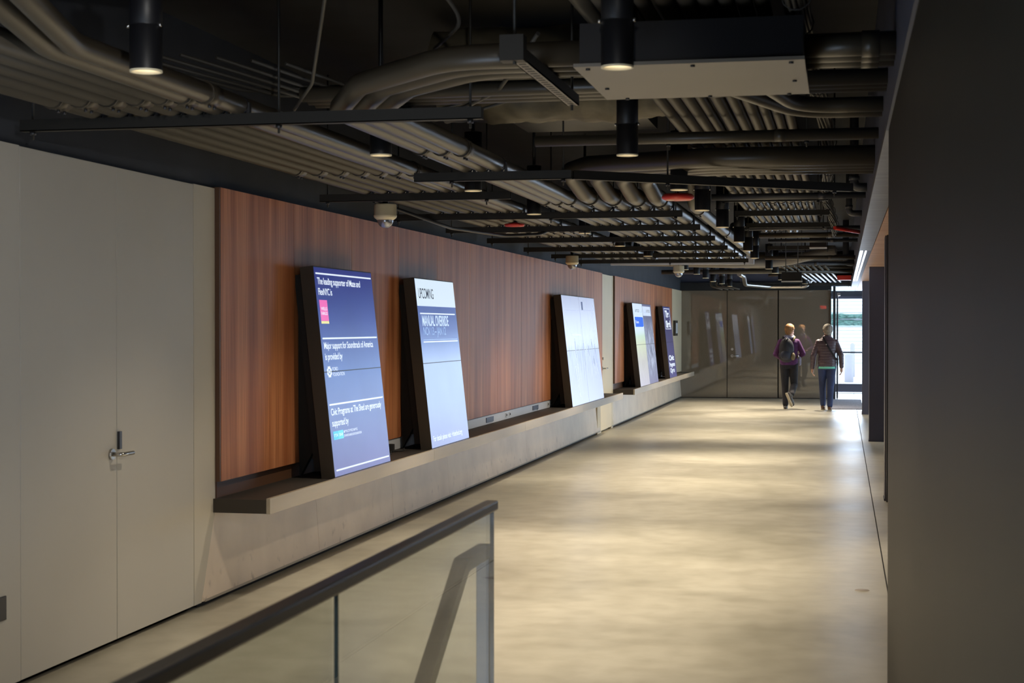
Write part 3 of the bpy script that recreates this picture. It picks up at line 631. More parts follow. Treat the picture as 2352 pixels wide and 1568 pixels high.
for i, (y, (a, c)) in enumerate(zip(SY, SR)):
    strut(a, c, y, 2.492, ['long black strut nearest the camera, above the beige doors', 'short black strut just behind the first dome camera', 'black strut crossing behind the first dome camera from wall to big pipes', 'second full width black strut beyond the first dome camera', 'third full width black strut beyond the first dome camera', 'fourth full width black strut, just before the second dome camera', 'fifth full width black strut, at the second dome camera', 'last full width black strut under the left conduits'][i],
          [a + .05] + ([-2.30] if i in (0, 1) else [-2.22]) + ([c - .05] if i != 1 else []))
strut(-2.42, -1.50, 8.76, 2.487, 'black strut under the middle conduits, left half of the bent pair', [-2.2, -1.55])
strut(-1.50, .05, 8.77, 2.487, 'black slanting strut running right to the fascia, right half of the bent pair', [-1.0, -.05], yb=9.93)
rsy = [9.0, 13.3, 15.0, 16.8, 21.6]
for i, y in enumerate(rsy):
    strut(-1.0, -.12 if i else .1, y, 2.70 + .0 * i, '%s of the black struts under the right conduits, counted from the camera' % ordn(i), [-.98, -.2], grp='struts carrying the right conduits')
# additional struts near panel box
strut(-1.17, -1.15, 5.62, 2.62, 'pale perforated channel hanging diagonally beside the pull box', [], yb=6.96, grp=None)
o = [q for q in bpy.data.objects if q.name.startswith('strut_channel') and q.get('label', '').startswith('pale perf')][0]
for ch in o.children: bpy.data.objects.remove(ch)
CX = -1.06
b = MB(); b.box((CX - .024, 5.10, 2.488), (CX + .024, 6.22, 2.492)); b.box((CX - .024, 5.10, 2.488), (CX - .020, 6.22, 2.53), 1); b.box((CX + .020, 5.10, 2.488), (CX + .024, 6.22, 2.53), 1)
for k in range(22): b.box((CX - .012, 5.14 + k * .05, 2.487), (CX + .012, 5.165 + k * .05, 2.4885), 1)
b.build('perforated_channel', [M['cover'], M['strut']], o)
b = MB(); b.box((CX - .045, 5.04, 2.475), (CX + .035, 5.10, 2.56)); b.build('end_bracket', M['strut'], o)
for y in (5.07, 6.19): MB().tube([(CX, y, 2.465), (CX, y, 3.298)], .006, 6).build('threaded_rod', M['strut'], o)

# conduits
def conduit(pts, r, label, grp, fr=.3, m='conduit', coups=(), clamps=(), n=14, seg=8):
    p = fillet(pts, fr, seg); t = thing('conduit', pts[0], label, 'conduit', grp)
    MB().tube(p, r, n).build('pipe', M[m], t)
    for y in coups:
        for i in range(len(p) - 1):
            if min(p[i].y, p[i + 1].y) <= y <= max(p[i].y, p[i + 1].y) and abs(p[i + 1].y - p[i].y) > .4:
                q = (y - p[i].y) / (p[i + 1].y - p[i].y); c = p[i].lerp(p[i + 1], q); d = (p[i + 1] - p[i]).normalized()
                b = MB(); b.tube([c - d * .05, c + d * .05], r * 1.10, n); b.tube([c - d * .056, c - d * .048], r * 1.16, n); cp_ = b.build('coupling', M[m], t)
                for k in (0, 1):
                    e = c + d * (.025 if k else -.025) + Vector((.3 * r, 0, -r * 1.12)); MB().tube([e, e + Vector((0, 0, -.012))], .007, 6).build('set_screw', M['darkmetal'], cp_)
                break
    for y in clamps:
        for i in range(len(p) - 1):
            if p[i].y <= y <= p[i + 1].y and p[i + 1].y - p[i].y > .4:
                q = (y - p[i].y) / (p[i + 1].y - p[i].y); c = p[i].lerp(p[i + 1], q)
                b = MB(); b.tube([c - Vector((0, .012, 0)), c + Vector((0, .012, 0))], r * 1.06, n)
                b.box((c.x + r * .9, c.y - .012, ST - .012), (c.x + r * 1.05 + .006, c.y + .012, c.z + .01)); b.build('clamp', M['darkmetal'], t); break
    return t
LX = [-3.13, -3.01, -2.89, -2.77, -2.665, -2.57, -2.475]
G1 = 'conduits of the left bundle'
cl = [y for y in SY]
for i, x in enumerate(LX):
    r = .046 if i < 4 else .041
    if i == 6: pts = [(-2.02, 2.9, 2.66), (-2.475, 4.75, ST + r), (x, 21.2, ST + r), (x, 21.8, 3.0)]
    elif i == 5: pts = [(-2.25, 3.2, 2.66), (-2.57, 4.75, ST + r), (x, 21.2, ST + r), (x, 21.8, 3.0)]
    else: pts = [(x, 1.0, ST + r), (x, 21.2, ST + r), (x, 21.8, 3.0)]
    conduit(pts, r, '%s conduit of the left bundle, counting from the left wall%s' % (ordn(i), ', bending away overhead' if i > 4 else ''), G1, .5, coups=(5.88 + .0 * i, 8.75 + i * .03, 14.5), clamps=cl)
# second tier conduit lying by the wall
G2 = 'conduits of the middle bundle'
MX = [-2.115, -2.02, -1.93]
for i, x in enumerate(MX):
    r = .042
    if i < 3: pts = [(-.92, 5.58 + i * .11, 2.585), (-1.42 + i * .04, 5.58 + i * .11, 2.585), (x + .22, 6.02 + i * .04, 2.57), (x, 6.42, ST + r), (x, 21.3, ST + r), (x, 21.9, 3.0)]
    else: pts = [(x, 8.2, 2.9), (x, 8.7, ST + r), (x, 21.3, ST + r), (x, 21.9, 3.0)]
    conduit(pts, r if i == 3 else .046, '%s conduit of the middle bundle, counting from the left%s' % (ordn(i), ', sweeping right into the pull box' if i < 3 else ''), G2, .35, coups=(7.8 + i * .06, 11.2), clamps=[y for y in SY if y > 11] + [8.76])
# four big conduits with S bends
G3 = 'big conduits with swan neck bends'
BX = [-1.79, -1.635, -1.475, -1.325]
for i, x in enumerate(BX):
    r = .058; yy = 9.02 + i * .17
    pts = [(.19, yy + .2, 2.585), (-.75, yy + .28, 2.60), (x + .15, 10.15 + i * .16, 2.66), (x - .03, 10.45 + i * .16, 2.65), (x, 10.95 + i * .12, ST + r), (x, 21.3, ST + r), (x, 21.9, 3.0)]
    conduit(pts, r, '%s big conduit with a swan neck bend, counting from the left' % ordn(i), G3, .3, coups=(11.25 + i * .12,), clamps=[y for y in SY if y > 11], n=18, seg=10)
conduit([(-1.165, 11.8, 3.0), (-1.165, 12.6, 2.575), (-1.165, 21.5, 2.56), (-1.165, 22.2, 3.0)], .05, 'single bluish lit conduit at the right ends of the left struts', None, .5, m='conduit', coups=(13.0, 16.0, 18.5), n=18)
# right bundle
RX = [-.888, -.815, -.745, -.68, -.605, -.53, -.46, -.395, -.335, -.275]
G4 = 'conduits of the right bundle'
for i, x in enumerate(RX):
    r = [.036, .036, .036, .026, .034, .034, .034, .028, .028, .028][i]
    pts = [(x, 1.5, 2.70 + r), (x, 18.5 - .1 * i, 2.70 + r), (x, 19.4, 2.95)] if i not in (4, 5) else [(x, 1.5, 2.70 + r), (x, 18.6, 2.70 + r), (x, 19.5, 2.95)]
    conduit(pts, r, '%s conduit of the right bundle, counting from the left' % ordn(i), G4, .4, coups=(9.35 if i < 2 else 14.2,), clamps=(), n=12)
# two curved pipes crossing under the right bundle into the fascia
for i in range(2):
    conduit([(-.55 + i * .16, 5.9, 2.68), (-.52 + i * .16, 6.9 - .1 * i, 2.66), (-.20, 7.55 - .18 * i, 2.62), (.19, 7.55 - .18 * i, 2.62)], .036, ['outer', 'inner'][i] + ' curved pipe swinging under the right bundle into the fascia', 'curved pipes entering the fascia', .5, n=16)
# straight cross pipes
def cross(y, z, r, xa, xb, label, grp='pipes crossing to the right fascia', m='conduit', yb=None):
    t = thing('cross_pipe', (xa, y, z), label, 'pipe', grp); yb = y if yb is None else yb
    b = MB(); b.tube([(xa, y, z), (xb, yb, z)], r, 16); b.build('pipe', M[m], t)
    q = .3; c = Vector((xa, y, z)).lerp(Vector((xb, yb, z)), .72)
    b = MB(); b.tube([c - Vector((.03, 0, 0)), c + Vector((.03, 0, 0))], r * 1.12, 16); b.build('coupling', M[m], t)
    return t
for i in range(3): cross(5.60 + i * .12, 2.585, .042, -.14, .185, ['near', 'centre', 'rear'][i] + ' pipe of the row leaving the right side of the pull box', 'pipes between pull box and fascia')
for i in range(3): cross(6.62 + i * .10, 2.63, .034, -2.35, .185, ['near', 'centre', 'rear'][i] + ' thin cross pipe of the row behind the pull box', 'thin cross pipes behind the pull box')
cross(8.3, 2.60, .030, -1.62, .185, 'dark cross pipe just beyond the second hanging lamp')
for i, (y, z, r, xa) in enumerate([(12.9, 2.66, .026, -1.05), (17.0, 2.655, .022, -1.1), (18.4, 2.66, .03, -.95), (19.6, 2.66, .022, -.9), (23.0, 2.60, .03, -1.1), (24.6, 2.58, .03, -1.9), (27.4, 2.56, .04, -3.1), (30.6, 2.60, .03, -1.4)]):
    cross(y, z, r, xa, .185, '%s dark cross pipe beyond the angled strut, counted from the camera' % ordn(i), 'dark cross pipes in the far ceiling', 'pipeblack' if i in (0, 1, 3, 5) else 'conduit')
# straight cross pipe high above the near left
cross(4.55, 2.90, .04, -2.75, -.9, 'high cross pipe over the first left lamp', None, yb=4.2)
# plumbing drops with elbows into the fascia
for i, (x, y, z, r) in enumerate([(.085, 12.2, 2.66, .034), (.06, 15.4, 2.69, .030), (.05, 25.5, 2.62, .05)]):
    t = thing('drain_pipe', (x, y, z), ['nearest', 'middle', 'farthest'][i] + ' of the dark drop pipes with an elbow at the fascia', 'pipe', 'drop pipes at the fascia')
    MB().tube(fillet([(x, y, 3.3), (x, y, z), (.186, y, z)], r * 1.6), r, 14).build('pipe', M['pipeblack'], t)
    MB().tube([(x, y, z + r * 1.6), (x, y, z + r * 2.6)], r * 1.2, 14).build('coupling', M['pipeblack'], t)

# pull box
t = thing('pull_box', (-.5, 5.7, 2.5), 'large black pull box with a beige cover plate underneath', 'electrical box')
b = MB(); b.box((-.885, 5.32, 2.502), (-.13, 6.08, 2.64)); b.build('box_body', M['black'], t)
MB().prism([(-.905, 5.31, 2.49), (-.125, 5.31, 2.49), (-.125, 6.10, 2.49), (-.905, 6.10, 2.49)], (0, 0, .012)).build('cover_plate', M['cover'], t)
for x, y in [(-.86, 5.35), (-.5, 5.35), (-.17, 5.35), (-.17, 5.75), (-.86, 5.8), (-.5, 6.07), (-.2, 6.07), (-.82, 6.07)]:
    MB().lathe([(0, -.006), (.008, -.006), (.008, 0)], (x, y, 2.49), 8).build('screw', M['black'], t)
t = thing('pull_box', (-.37, 22.0, 2.6), 'small black box with pale underside hanging among far conduits', 'electrical box')
MB().box((-.43, 21.2, 2.665), (-.21, 21.6, 2.80)).build('box_body', M['black'], t); MB().box((-.435, 21.19, 2.655), (-.205, 21.61, 2.665)).build('cover_plate', M['cover'], t)

# cable bundle weaving along the right side
t = thing('cable_bundle', (-.12, 8, 2.7), 'bundle of tied grey cables running beside the right conduits', 'cables')
for k in range(14):
    ph = k * 2 * PI / 14; pts = []
    for j in range(130):
        y = 3.0 + j * .12; rr = .030 + .012 * math.sin(y * 1.3 + k); a = ph + y * .7
        pts.append((-.12 + .035 * math.sin(y * .8) + rr * math.cos(a), y, 2.72 + .05 * math.sin(y * .9 + 1) + rr * math.sin(a)))
    MB().tube(pts, .007, 5).build('cable', M['cable'], t)
for j in range(24):
    y = 3.4 + j * .62; MB().tube([(-.12 + .035 * math.sin(y * .8) + .05 * math.cos(a * PI / 5), y, 2.72 + .05 * math.sin(y * .9 + 1) + .05 * math.sin(a * PI / 5)) for a in range(10)], .003, 5, closed=True).build('cable_tie', M['rubber'], t)
# loose cables drooping in the near ceiling
def cable(pts, r, label, grp='loose cables drooping overhead'):
    return tag(MB().tube(fillet(pts, .25, 6), r, 6).build('cable', M['cable']), label, 'cable', grp)
random.seed(3)
cable([(-1.85, 3.9, 3.1), (-1.95, 4.6, 2.95), (-1.75, 5.2, 2.8), (-2.05, 5.9, 2.56), (-2.25, 6.25, 2.51)], .007, 'thick cable drooping down to the nearest strut')
cable([(-1.85, 3.7, 3.2), (-1.88, 4.4, 2.95), (-1.62, 4.9, 2.85), (-1.0, 5.3, 2.85)], .008, 'thick cable running right above the swept conduits')
cable([(-1.5, 4.8, 2.98), (-1.45, 5.2, 2.9), (-1.36, 5.6, 2.72), (-1.55, 5.9, 2.68)], .008, 'thin twisted cable hanging between ceiling and swept conduits')
cable([(-1.2, 6.2, 2.78), (-1.45, 6.6, 2.62), (-1.8, 7.0, 2.56), (-2.1, 7.6, 2.62), (-2.1, 8.6, 2.85)], .010, 'cable looping left behind the swept conduits')
for k in range(7):
    x = -2.6 + .12 * k; cable([(x - .5, 5.9 + .1 * k, 2.75), (x, 6.6 + .12 * k, 2.65 - .01 * k), (x + .7, 7.3, 2.78), (x + 1.0, 7.8, 2.95)], .008, 'thin cable in the tangle above the nearest strut, number %s from the left' % ordn(k))
tag(MB().tube(fillet([(-3.35, 11.0, 2.52), (-3.1, 12.3, 2.40), (-2.85, 13.2, 2.385), (-2.6, 13.6, 2.42), (-2.5, 13.9, 2.52)], .6, 10), .014, 8).build('flexible_hose', M['darkmetal']), 'black ribbed hose sagging above the wood wall', 'hose')

# wrapped ducts and dark ductwork
def wrap(x0, x1, y, z, r, label):
    bm = MB(); nseg = 60; n = 28
    for i in range(nseg + 1):
        x = x0 + (x1 - x0) * i / nseg
        for j in range(n):
            a = 2 * PI * j / n; rr = r * (1 + .16 * noise.noise(Vector((x * 5, math.cos(a) * 1.5, math.sin(a) * 1.5))) + .08 * noise.noise(Vector((x * 14, a * 3, 1))))
            bm.v.append(Vector((x, y + rr * math.cos(a), z + rr * math.sin(a) * .8)))
    for i in range(nseg):
        for j in range(n): bm.f.append([i * n + j, (i + 1) * n + j, (i + 1) * n + (j + 1) % n, i * n + (j + 1) % n]); bm.m.append(0); bm.sm.append(True)
    tag(bm.build('wrapped_duct', M['foil']), label, 'duct', 'wrapped ducts overhead')
wrap(-1.9, -.3, 7.3, 2.86, .2, 'crumpled foil wrapped duct behind the pale channel')
wrap(-2.2, -.95, 8.6, 2.95, .26, 'larger wrapped duct sagging above the middle conduits')
wrap(-1.8, -.7, 5.4, 3.08, .22, 'wrapped duct near the top above the swept conduits')
tag(MB().box((-3.0, 4.4, 2.95), (-2.0, 5.6, 3.28)).build('air_duct', M['slab']), 'dark rectangular duct behind the first left lamp', 'duct')
tag(MB().box((-1.9, 8.9, 2.80), (-1.1, 9.5, 3.28)).build('air_duct', M['black']), 'black rectangular duct above the big conduits', 'duct')
tag(MB().lathe([(0, 0), (.16, 0), (.16, .03), (.12, .3), (0, .3)], (-1.72, 5.0, 2.98), 30).build('ceiling_speaker', M['slab']), 'round dark ceiling speaker overhead between lamp and conduits', 'speaker')
# far ceiling: ribbed ducts and pale pipe
b = MB(); n = 150; xs = [-1.6 + 1.78 * i / n for i in range(n + 1)]
for k, (y, z, r, lb) in enumerate([(25.6, 2.72, .10, 'fat ribbed flexible duct crossing the far ceiling'), (26.6, 2.66, .06, 'thin ribbed flexible duct below the fat one'), (28.4, 2.64, .05, 'thin ribbed flexible duct farthest along the ceiling')]):
    b = MB(); b.tube([(x, y + .35 * math.sin(x * 1.6), z + .03 * math.sin(x * 2 + k)) for x in xs], [r * (1.0 if i % 2 else .9) for i in range(n + 1)], 14); tag(b.build('flexible_duct', M['conduit']), lb, 'duct', 'ribbed ducts in the far ceiling')
tag(MB().tube(fillet([(-3.3, 23.6, 2.60), (-1.6, 23.9, 2.56), (-.9, 24.1, 2.58), (-.1, 23.9, 2.75)], .8, 10), .07, 18).build('sagging_duct', M['cover']), 'pale smooth pipe sweeping across beyond the last struts', 'pipe')
sd_ = [q for q in bpy.data.objects if q.name == 'sagging_duct'][0]
for x in (-2.9, -.6): MB().tube([(x, 23.9, 2.60), (x, 23.9, 3.298)], .006, 6).build('hanging_rod', M['strut'], sd_)
tag(MB().box((-3.2, 21.9, 2.47), (-1.2, 22.0, 2.62)).build('white_cable_tray', M['white']), 'pale perforated tray behind the last left strut', 'tray')
tag(MB().tube(fillet([(-1.95, 30.5, 2.62), (-1.95, 31.9, 2.62), (-1.95, 32.4, 2.47), (-1.5, 33.0, 2.44), (-.75, 33.0, 2.44), (-.6, 33.0, 2.62)], .15), .045, 14).build('steel_pipe', M['steel']), 'bright steel pipe dropping and running along the end wall', 'pipe')
sd_ = [q for q in bpy.data.objects if q.name == 'steel_pipe'][0]
for p_ in ((-1.95, 30.8), (-1.2, 33.0)): MB().tube([(*p_, 2.46), (*p_, 3.298)], .006, 6).build('hanging_rod', M['strut'], sd_)
for k in range(8):
    x = -.74 + .1 * k; conduit([(x - .25, 25.8, 2.60), (x, 32.6, 2.52)], .02, '%s of the thin slanting pipes near the street door, from the left' % ordn(k), 'thin slanting pipes near the end wall', m='conduit', n=8)
strut(-.85, .15, 32.65, 2.50, 'thin strut across the slanting pipes near the end wall', [-.82, .12], grp=None)
for k in range(4):
    x = -2.75 + .12 * k; tag(MB().tube(fillet([(x, 33.6, 2.62), (x, 33.6, 2.47), (x + .25, 33.6, 2.40)], .08), .022, 8).build('bent_pipe', M['conduit']), '%s bent pipe stub above the end wall, from the left' % ordn(k), 'pipe', 'bent pipe stubs above the end wall')
tag(MB().box((-.10, 30.4, 2.49), (.16, 30.6, 2.58)).build('red_pipe_sign', M['red']), 'red panel between the slanting pipes and the fascia', 'panel')

# hanging cylinder downlights
def make_light(x, y, label, zt=3.3, z=2.45, r=.054):
    t = thing('downlight', (x, y, z), label, 'lamp', 'black cylinder downlights')
    b = MB(); b.lathe([(r, .0), (r, .145), (r * .97, .147), (r, .149), (r, .36), (r * .3, .365), (0, .365)], (x, y, z), 24); b.build('housing', M['black'], t)
    MB().lathe([(r, 0), (r, -.006), (r * .88, -.006), (r * .84, .012)], (x, y, z), 24).build('trim_ring', M['camwhite'], t)
    MB().lathe([(r * .86, .010), (0, .012)], (x, y, z), 24).build('lens', M['lamp_lens'], t)
    for s in (-1, 1): MB().tube([(x + s * (r - .002), y - .012, z + .147), (x + s * (r + .008), y - .014, z + .147)], .007, 8).build('thumb_screw', M['steel'], t)
    MB().tube([(x, y, z + .36), (x, y, zt)], .012, 8).build('stem', M['black'], t)
    pw_ = LAMP_W * (.22 if y < 3 else .5 + .95 * max(0, min(1, (y - 5) / 9))) * (1.25 if x > -1.5 else .9) * (.5 if (13 < y < 14.3 or 17 < y < 18 or 25 < y < 25.5) else 1)
    l2 = bpy.data.lights.new('lamp_beam', 'SPOT'); l2.energy = pw_ * .8; l2.color = (1.0, .88, .70); l2.spot_size = math.radians(74); l2.spot_blend = 1; l2.shadow_soft_size = .045
    lo = bpy.data.objects.new('lamp_beam', l2); lo.location = (0, 0, -.012); lo.parent = t; COL.objects.link(lo)
    l = bpy.data.lights.new('lamp_light', 'SPOT'); l.energy = pw_ * .62; l.color = (1.0, 0.86, 0.66); l.spot_size = math.radians(118); l.spot_blend = 1.0; l.shadow_soft_size = .045
    lo = bpy.data.objects.new('lamp_light', l); lo.location = (0, 0, -.012); lo.parent = t; COL.objects.link(lo)
    return t
LAMP_W = 215
left = [(-2.26, 2.6), (-2.26, .4), (-2.26, 4.84), (-2.23, 7.44), (-2.25, 9.5), (-2.27, 11.57), (-2.28, 14.0), (-2.28, 16.3), (-2.28, 18.7), (-2.28, 23.2), (-2.29, 25.22), (-2.32, 27.26), (-2.36, 29.37), (-2.31, 30.88), (-2.3, 32.89)]
right = [(-.72, 2.7), (-.72, 5.08), (-1.04, 7.69), (-.99, 9.7), (-1.0, 11.44), (-1.0, 13.41), (-1.01, 15.77), (-1.03, 17.6), (-1.06, 19.49), (-1.05, 23.17), (-1.04, 25.06), (-1.08, 28.54), (-.72, 31.22)]
left = left[2:] + left[:2]; right = right[1:] + right[:1]
for i, (x, y) in enumerate(left): make_light(x, y, '%s downlight of the left row, counted from the camera' % ordn(i) if i < 13 else ['hanging downlight overhead, left row, just above the frame', 'hanging downlight overhead, left row, behind the photographer'][i - 13])
for i, (x, y) in enumerate(right): make_light(x, y, '%s downlight of the right row, counted from the camera' % ordn(i) if i < 12 else 'hanging downlight overhead, right row, just above the frame')

# dome cameras
def dome(x, y, z, s, label):
    t = thing('dome_camera', (x, y, z), label, 'security camera', 'dome cameras')
    MB().lathe([(0, .075), (.075, .075), (.078, .07), (.078, .0), (.082, -.004), (.076, -.02), (.056, -.035)], (x, y, z), 28).build('camera_base', M['camwhite'], t)
    MB().lathe([(.056, -.035)] + [(.056 * math.cos(a * PI / 16), -.035 - .056 * math.sin(a * PI / 16)) for a in range(1, 8)] + [(.001, -.091)], (x, y, z), 28).build('dome', M['dome'], t)
    MB().tube([(x, y, z + .07), (x, y, z + .30 if s == 1 else 3.298)], .02 if s == 1 else .01, 10).build('mount_stem', M['strut'], t)
dome(-3.10, 10.45, 2.375, 1, 'cream dome camera hanging nearest, above the gap between first two screens')
dome(-3.20, 18.7, 2.385, 1, 'cream dome camera hanging above the third screen')
dome(-2.29, 22.4, 2.40, 2, 'small white dome camera hanging beyond the last struts')
# red sounder
t = thing('alarm_sounder', (-1.07, 11.35, 2.53), 'round red alarm sounder beside the third right lamp', 'alarm')
MB().lathe([(0, -.012), (.09, -.012), (.112, -.002), (.115, .012), (.10, .03), (0, .035)], (-1.13, 11.0, 2.50), 30).build('red_disc', M['red'], t); MB().lathe([(0, -.016), (.03, -.016), (.03, -.01)], (-1.18, 10.97, 2.502), 16).build('lens', M['camwhite'], t)
MB().tube([(-1.13, 11.0, 2.53), (-1.13, 11.0, 3.3)], .008, 8).build('stem', M['black'], t)
tag(MB().lathe([(0, -.01), (.08, -.01), (.09, .01), (0, .03)], (-2.75, 13.15, 2.47), 24).build('sprinkler_plate', M['red']), 'round red disc peeping between the left conduits', 'alarm')
tag(MB().tube([(-.08, 16.5, 2.62), (.17, 16.9, 2.60)], .02, 10).build('sprinkler_pipe', M['red']), 'short red pipe near the fascia behind the cable bundle', 'pipe')

# exit sign facing the end wall
t = thing('exit_sign', (-.56, 21.0, 2.1), 'edge-on hanging exit sign seen from its dark back, far ceiling', 'sign')
MB().box((-.75, 20.0, 2.18), (-.50, 20.05, 2.29)).build('sign_housing', M['black'], t); MB().box((-.755, 19.98, 2.165), (-.495, 20.05, 2.18)).build('sign_edge', M['white'], t)
cu = bpy.data.curves.new('t', 'FONT'); cu.body = 'EXIT'; cu.size = .13; cu.offset = .003; ob = bpy.data.objects.new('t', cu); COL.objects.link(ob); me = bpy.data.meshes.new_from_object(ob.evaluated_get(bpy.context.evaluated_depsgraph_get())); bpy.data.objects.remove(ob)
b = MB(); b.v = [Vector((-.51 - v.co.x * .72, 20.053, 2.185 + v.co.y)) for v in me.vertices]
for p in me.polygons: b.f.append(list(p.vertices)); b.m.append(0); b.sm.append(False)
b.build('exit_lettering', M['exit_red'], t)
for x in (-.70, -.55): MB().tube([(x, 20.025, 2.29), (x, 20.025, 3.3)], .006, 6).build('hanging_rod', M['black'], t)

# ------------------------------------------------------------------ glass balustrade and handrail
t = thing('glass_balustrade', (-1.04, 4.6, 0), 'clear glass balustrade with a steel cap rail in the foreground', 'balustrade')
b = MB()
for y0_, y1_ in ((.3, 3.135), (3.15, 4.64)): b.box((-1.046, y0_, -.2), (-1.034, y1_, 1.055))
b.build('glass_pane', M['glass'], t)
b = MB(); b.box((-1.046, 4.637, .0), (-1.034, 4.64, 1.055)); b.box((-1.044, 3.139, 0), (-1.036, 3.146, 1.055)); b.build('glass_edge', M['glass_edge'], t)
b = MB(); b.box((-1.060, .3, 1.045), (-1.020, 4.64, 1.075)); b.build('cap_rail', M['rail_dark'], t, bevel=.006)
t = thing('stair_handrail', (-1.12, 4.7, 0), 'flat steel handrail bending down the stair behind the glass', 'handrail')
def flatbar(pts, wx, th, name, parent, m):
    # rectangular bar swept in a plane of constant x
    b = MB(); n = len(pts); L = []
    for i, p in enumerate(pts):
        p = Vector(p); d = (Vector(pts[min(i + 1, n - 1)]) - Vector(pts[max(i - 1, 0)])).normalized(); nn = Vector((0, -d.z, d.y))
        k = 1.0
        L.append([p + Vector((sx * wx / 2, 0, 0)) + nn * sz * th / 2 * k for sx, sz in ((-1, -1), (1, -1), (1, 1), (-1, 1))])
    for i in range(n - 1): b.quadlist(L[i] + L[i + 1], [(0, 1, 5, 4), (1, 2, 6, 5), (2, 3, 7, 6), (3, 0, 4, 7)])
    b.quadlist(L[0], [(0, 1, 2, 3)]); b.quadlist(L[-1], [(3, 2, 1, 0)])
    return b.build(name, m, parent)
HX = -1.12
flatbar(fillet([(HX, 4.90, .885), (HX, 4.58, .885), (HX, 3.3, .10), (HX, 2.2, -.575)], .05), .045, .04, 'handrail_bar', t, M['rail_dark'])
MB().box((HX - .022, 4.86, 0), (HX + .022, 4.90, .905)).build('post', M['rail_dark'], t, bevel=.003)
MB().box((HX - .05, 4.83, 0), (HX + .05, 4.93, .012)).build('base_plate', M['rail_dark'], t)
# small floor discs
for i, (x, y, lb) in enumerate([(-2.30, 9.1, 'small round floor cap left of the corridor middle'), (.12, 9.75, 'oval brass floor cap close to the right floor joint')]):
    tag(MB().lathe([(0, .003), (.04, .003), (.045, 0)], (x, y, 0), 20).build('floor_cap', M['lip'] if i == 0 else M['cover']), lb, 'floor cap')

# ------------------------------------------------------------------ people
def remesh(b, name, m, parent, vox, smooth=4):
    off = Vector((0, 0, 0))
    if parent is not None: off = parent.location
    me = bpy.data.meshes.new('tmp'); me.from_pydata([tuple(v - off) for v in b.v], [], b.f); ob = bpy.data.objects.new('tmp', me); COL.objects.link(ob)
    r = ob.modifiers.new('r', 'REMESH'); r.mode = 'VOXEL'; r.voxel_size = vox
    s = ob.modifiers.new('s', 'SMOOTH'); s.iterations = smooth; s.factor = .5
    dg = bpy.context.evaluated_depsgraph_get(); me2 = bpy.data.meshes.new_from_object(ob.evaluated_get(dg)); bpy.data.objects.remove(ob)
    me2.materials.clear(); me2.materials.append(m); me2.name = name
    for p in me2.polygons: p.use_smooth = True
    o = bpy.data.objects.new(name, me2); COL.objects.link(o); o.parent = parent; return o
def ell(b, c, rx, ry, rz, n=16, k=10, rot=None):
    c = Vector(c); base = len(b.v); R_ = rot or Matrix.Identity(3)
    for i in range(k + 1):
        th = PI * i / k
        for j in range(n):
            a = 2 * PI * j / n; b.v.append(c + R_ @ Vector((rx * math.sin(th) * math.cos(a), ry * math.sin(th) * math.sin(a), rz * math.cos(th))))
    for i in range(k):
        for j in range(n): b.f.append([base + i * n + j, base + (i + 1) * n + j, base + (i + 1) * n + (j + 1) % n, base + i * n + (j + 1) % n]); b.m.append(0); b.sm.append(True)
def limb(b, pts, rs, sub=5, flat=None):
    """tapered chain with balls at the ends"""
    P_ = [Vector(p) for p in pts]; Q = []; R_ = []
    for i in range(len(P_) - 1):
        for k in range(sub): q = k / sub; Q.append(P_[i].lerp(P_[i + 1], q)); R_.append(rs[i] * (1 - q) + rs[i + 1] * q)
    Q.append(P_[-1]); R_.append(rs[-1])
    b.tube(Q, R_, 14)
    for p, r in zip(P_, rs): ell(b, p, r, r, r, 12, 8)
def torso(b, x, y, rings, n=24):
    base = len(b.v)
    for (z, rx, ry, dx, dy) in rings:
        for j in range(n):
            a = 2 * PI * j / n; b.v.append(Vector((x + dx + rx * math.copysign(abs(math.cos(a)) ** .85, math.cos(a)), y + dy + ry * math.copysign(abs(math.sin(a)) ** .85, math.sin(a)), z)))
    k = len(rings)
    for i in range(k - 1):
        for j in range(n): b.f.append([base + i * n + j, base + i * n + (j + 1) % n, base + (i + 1) * n + (j + 1) % n, base + (i + 1) * n + j]); b.m.append(0); b.sm.append(True)
    b.f.append([base + j for j in reversed(range(n))]); b.m.append(0); b.sm.append(True)
    b.f.append([base + (k - 1) * n + j for j in range(n)]); b.m.append(0); b.sm.append(True)
def hand(b, wrist, side, fwd=0.0):
    """relaxed hanging hand: palm, four curled fingers, thumb toward the front"""
    w = Vector(wrist)
    limb(b, [w + Vector((0, 0, .02)), w + Vector((0, .005, -.03)), w + Vector((0, .01, -.075))], [.024, .027, .028], 4)
    ell(b, w + Vector((0, .008, -.05)), .017, .038, .042)
    for k, (dy, ln) in enumerate([(.032, .068), (.012, .078), (-.009, .072), (-.028, .058)]):
        p0 = w + Vector((0, dy, -.08)); p1 = p0 + Vector((-side * .006, .004, -ln * .5)); p2 = p1 + Vector((-side * .016, .004, -ln * .32)); p3 = p2 + Vector((-side * .018, .0, -ln * .16))
        limb(b, [p0, p1, p2, p3], [.0095, .009, .0085, .0075], 3)
    limb(b, [w + Vector((0, .03, -.03)), w + Vector((-side * .008, .055, -.062)), w + Vector((-side * .012, .062, -.095))], [.012, .0105, .009], 3)
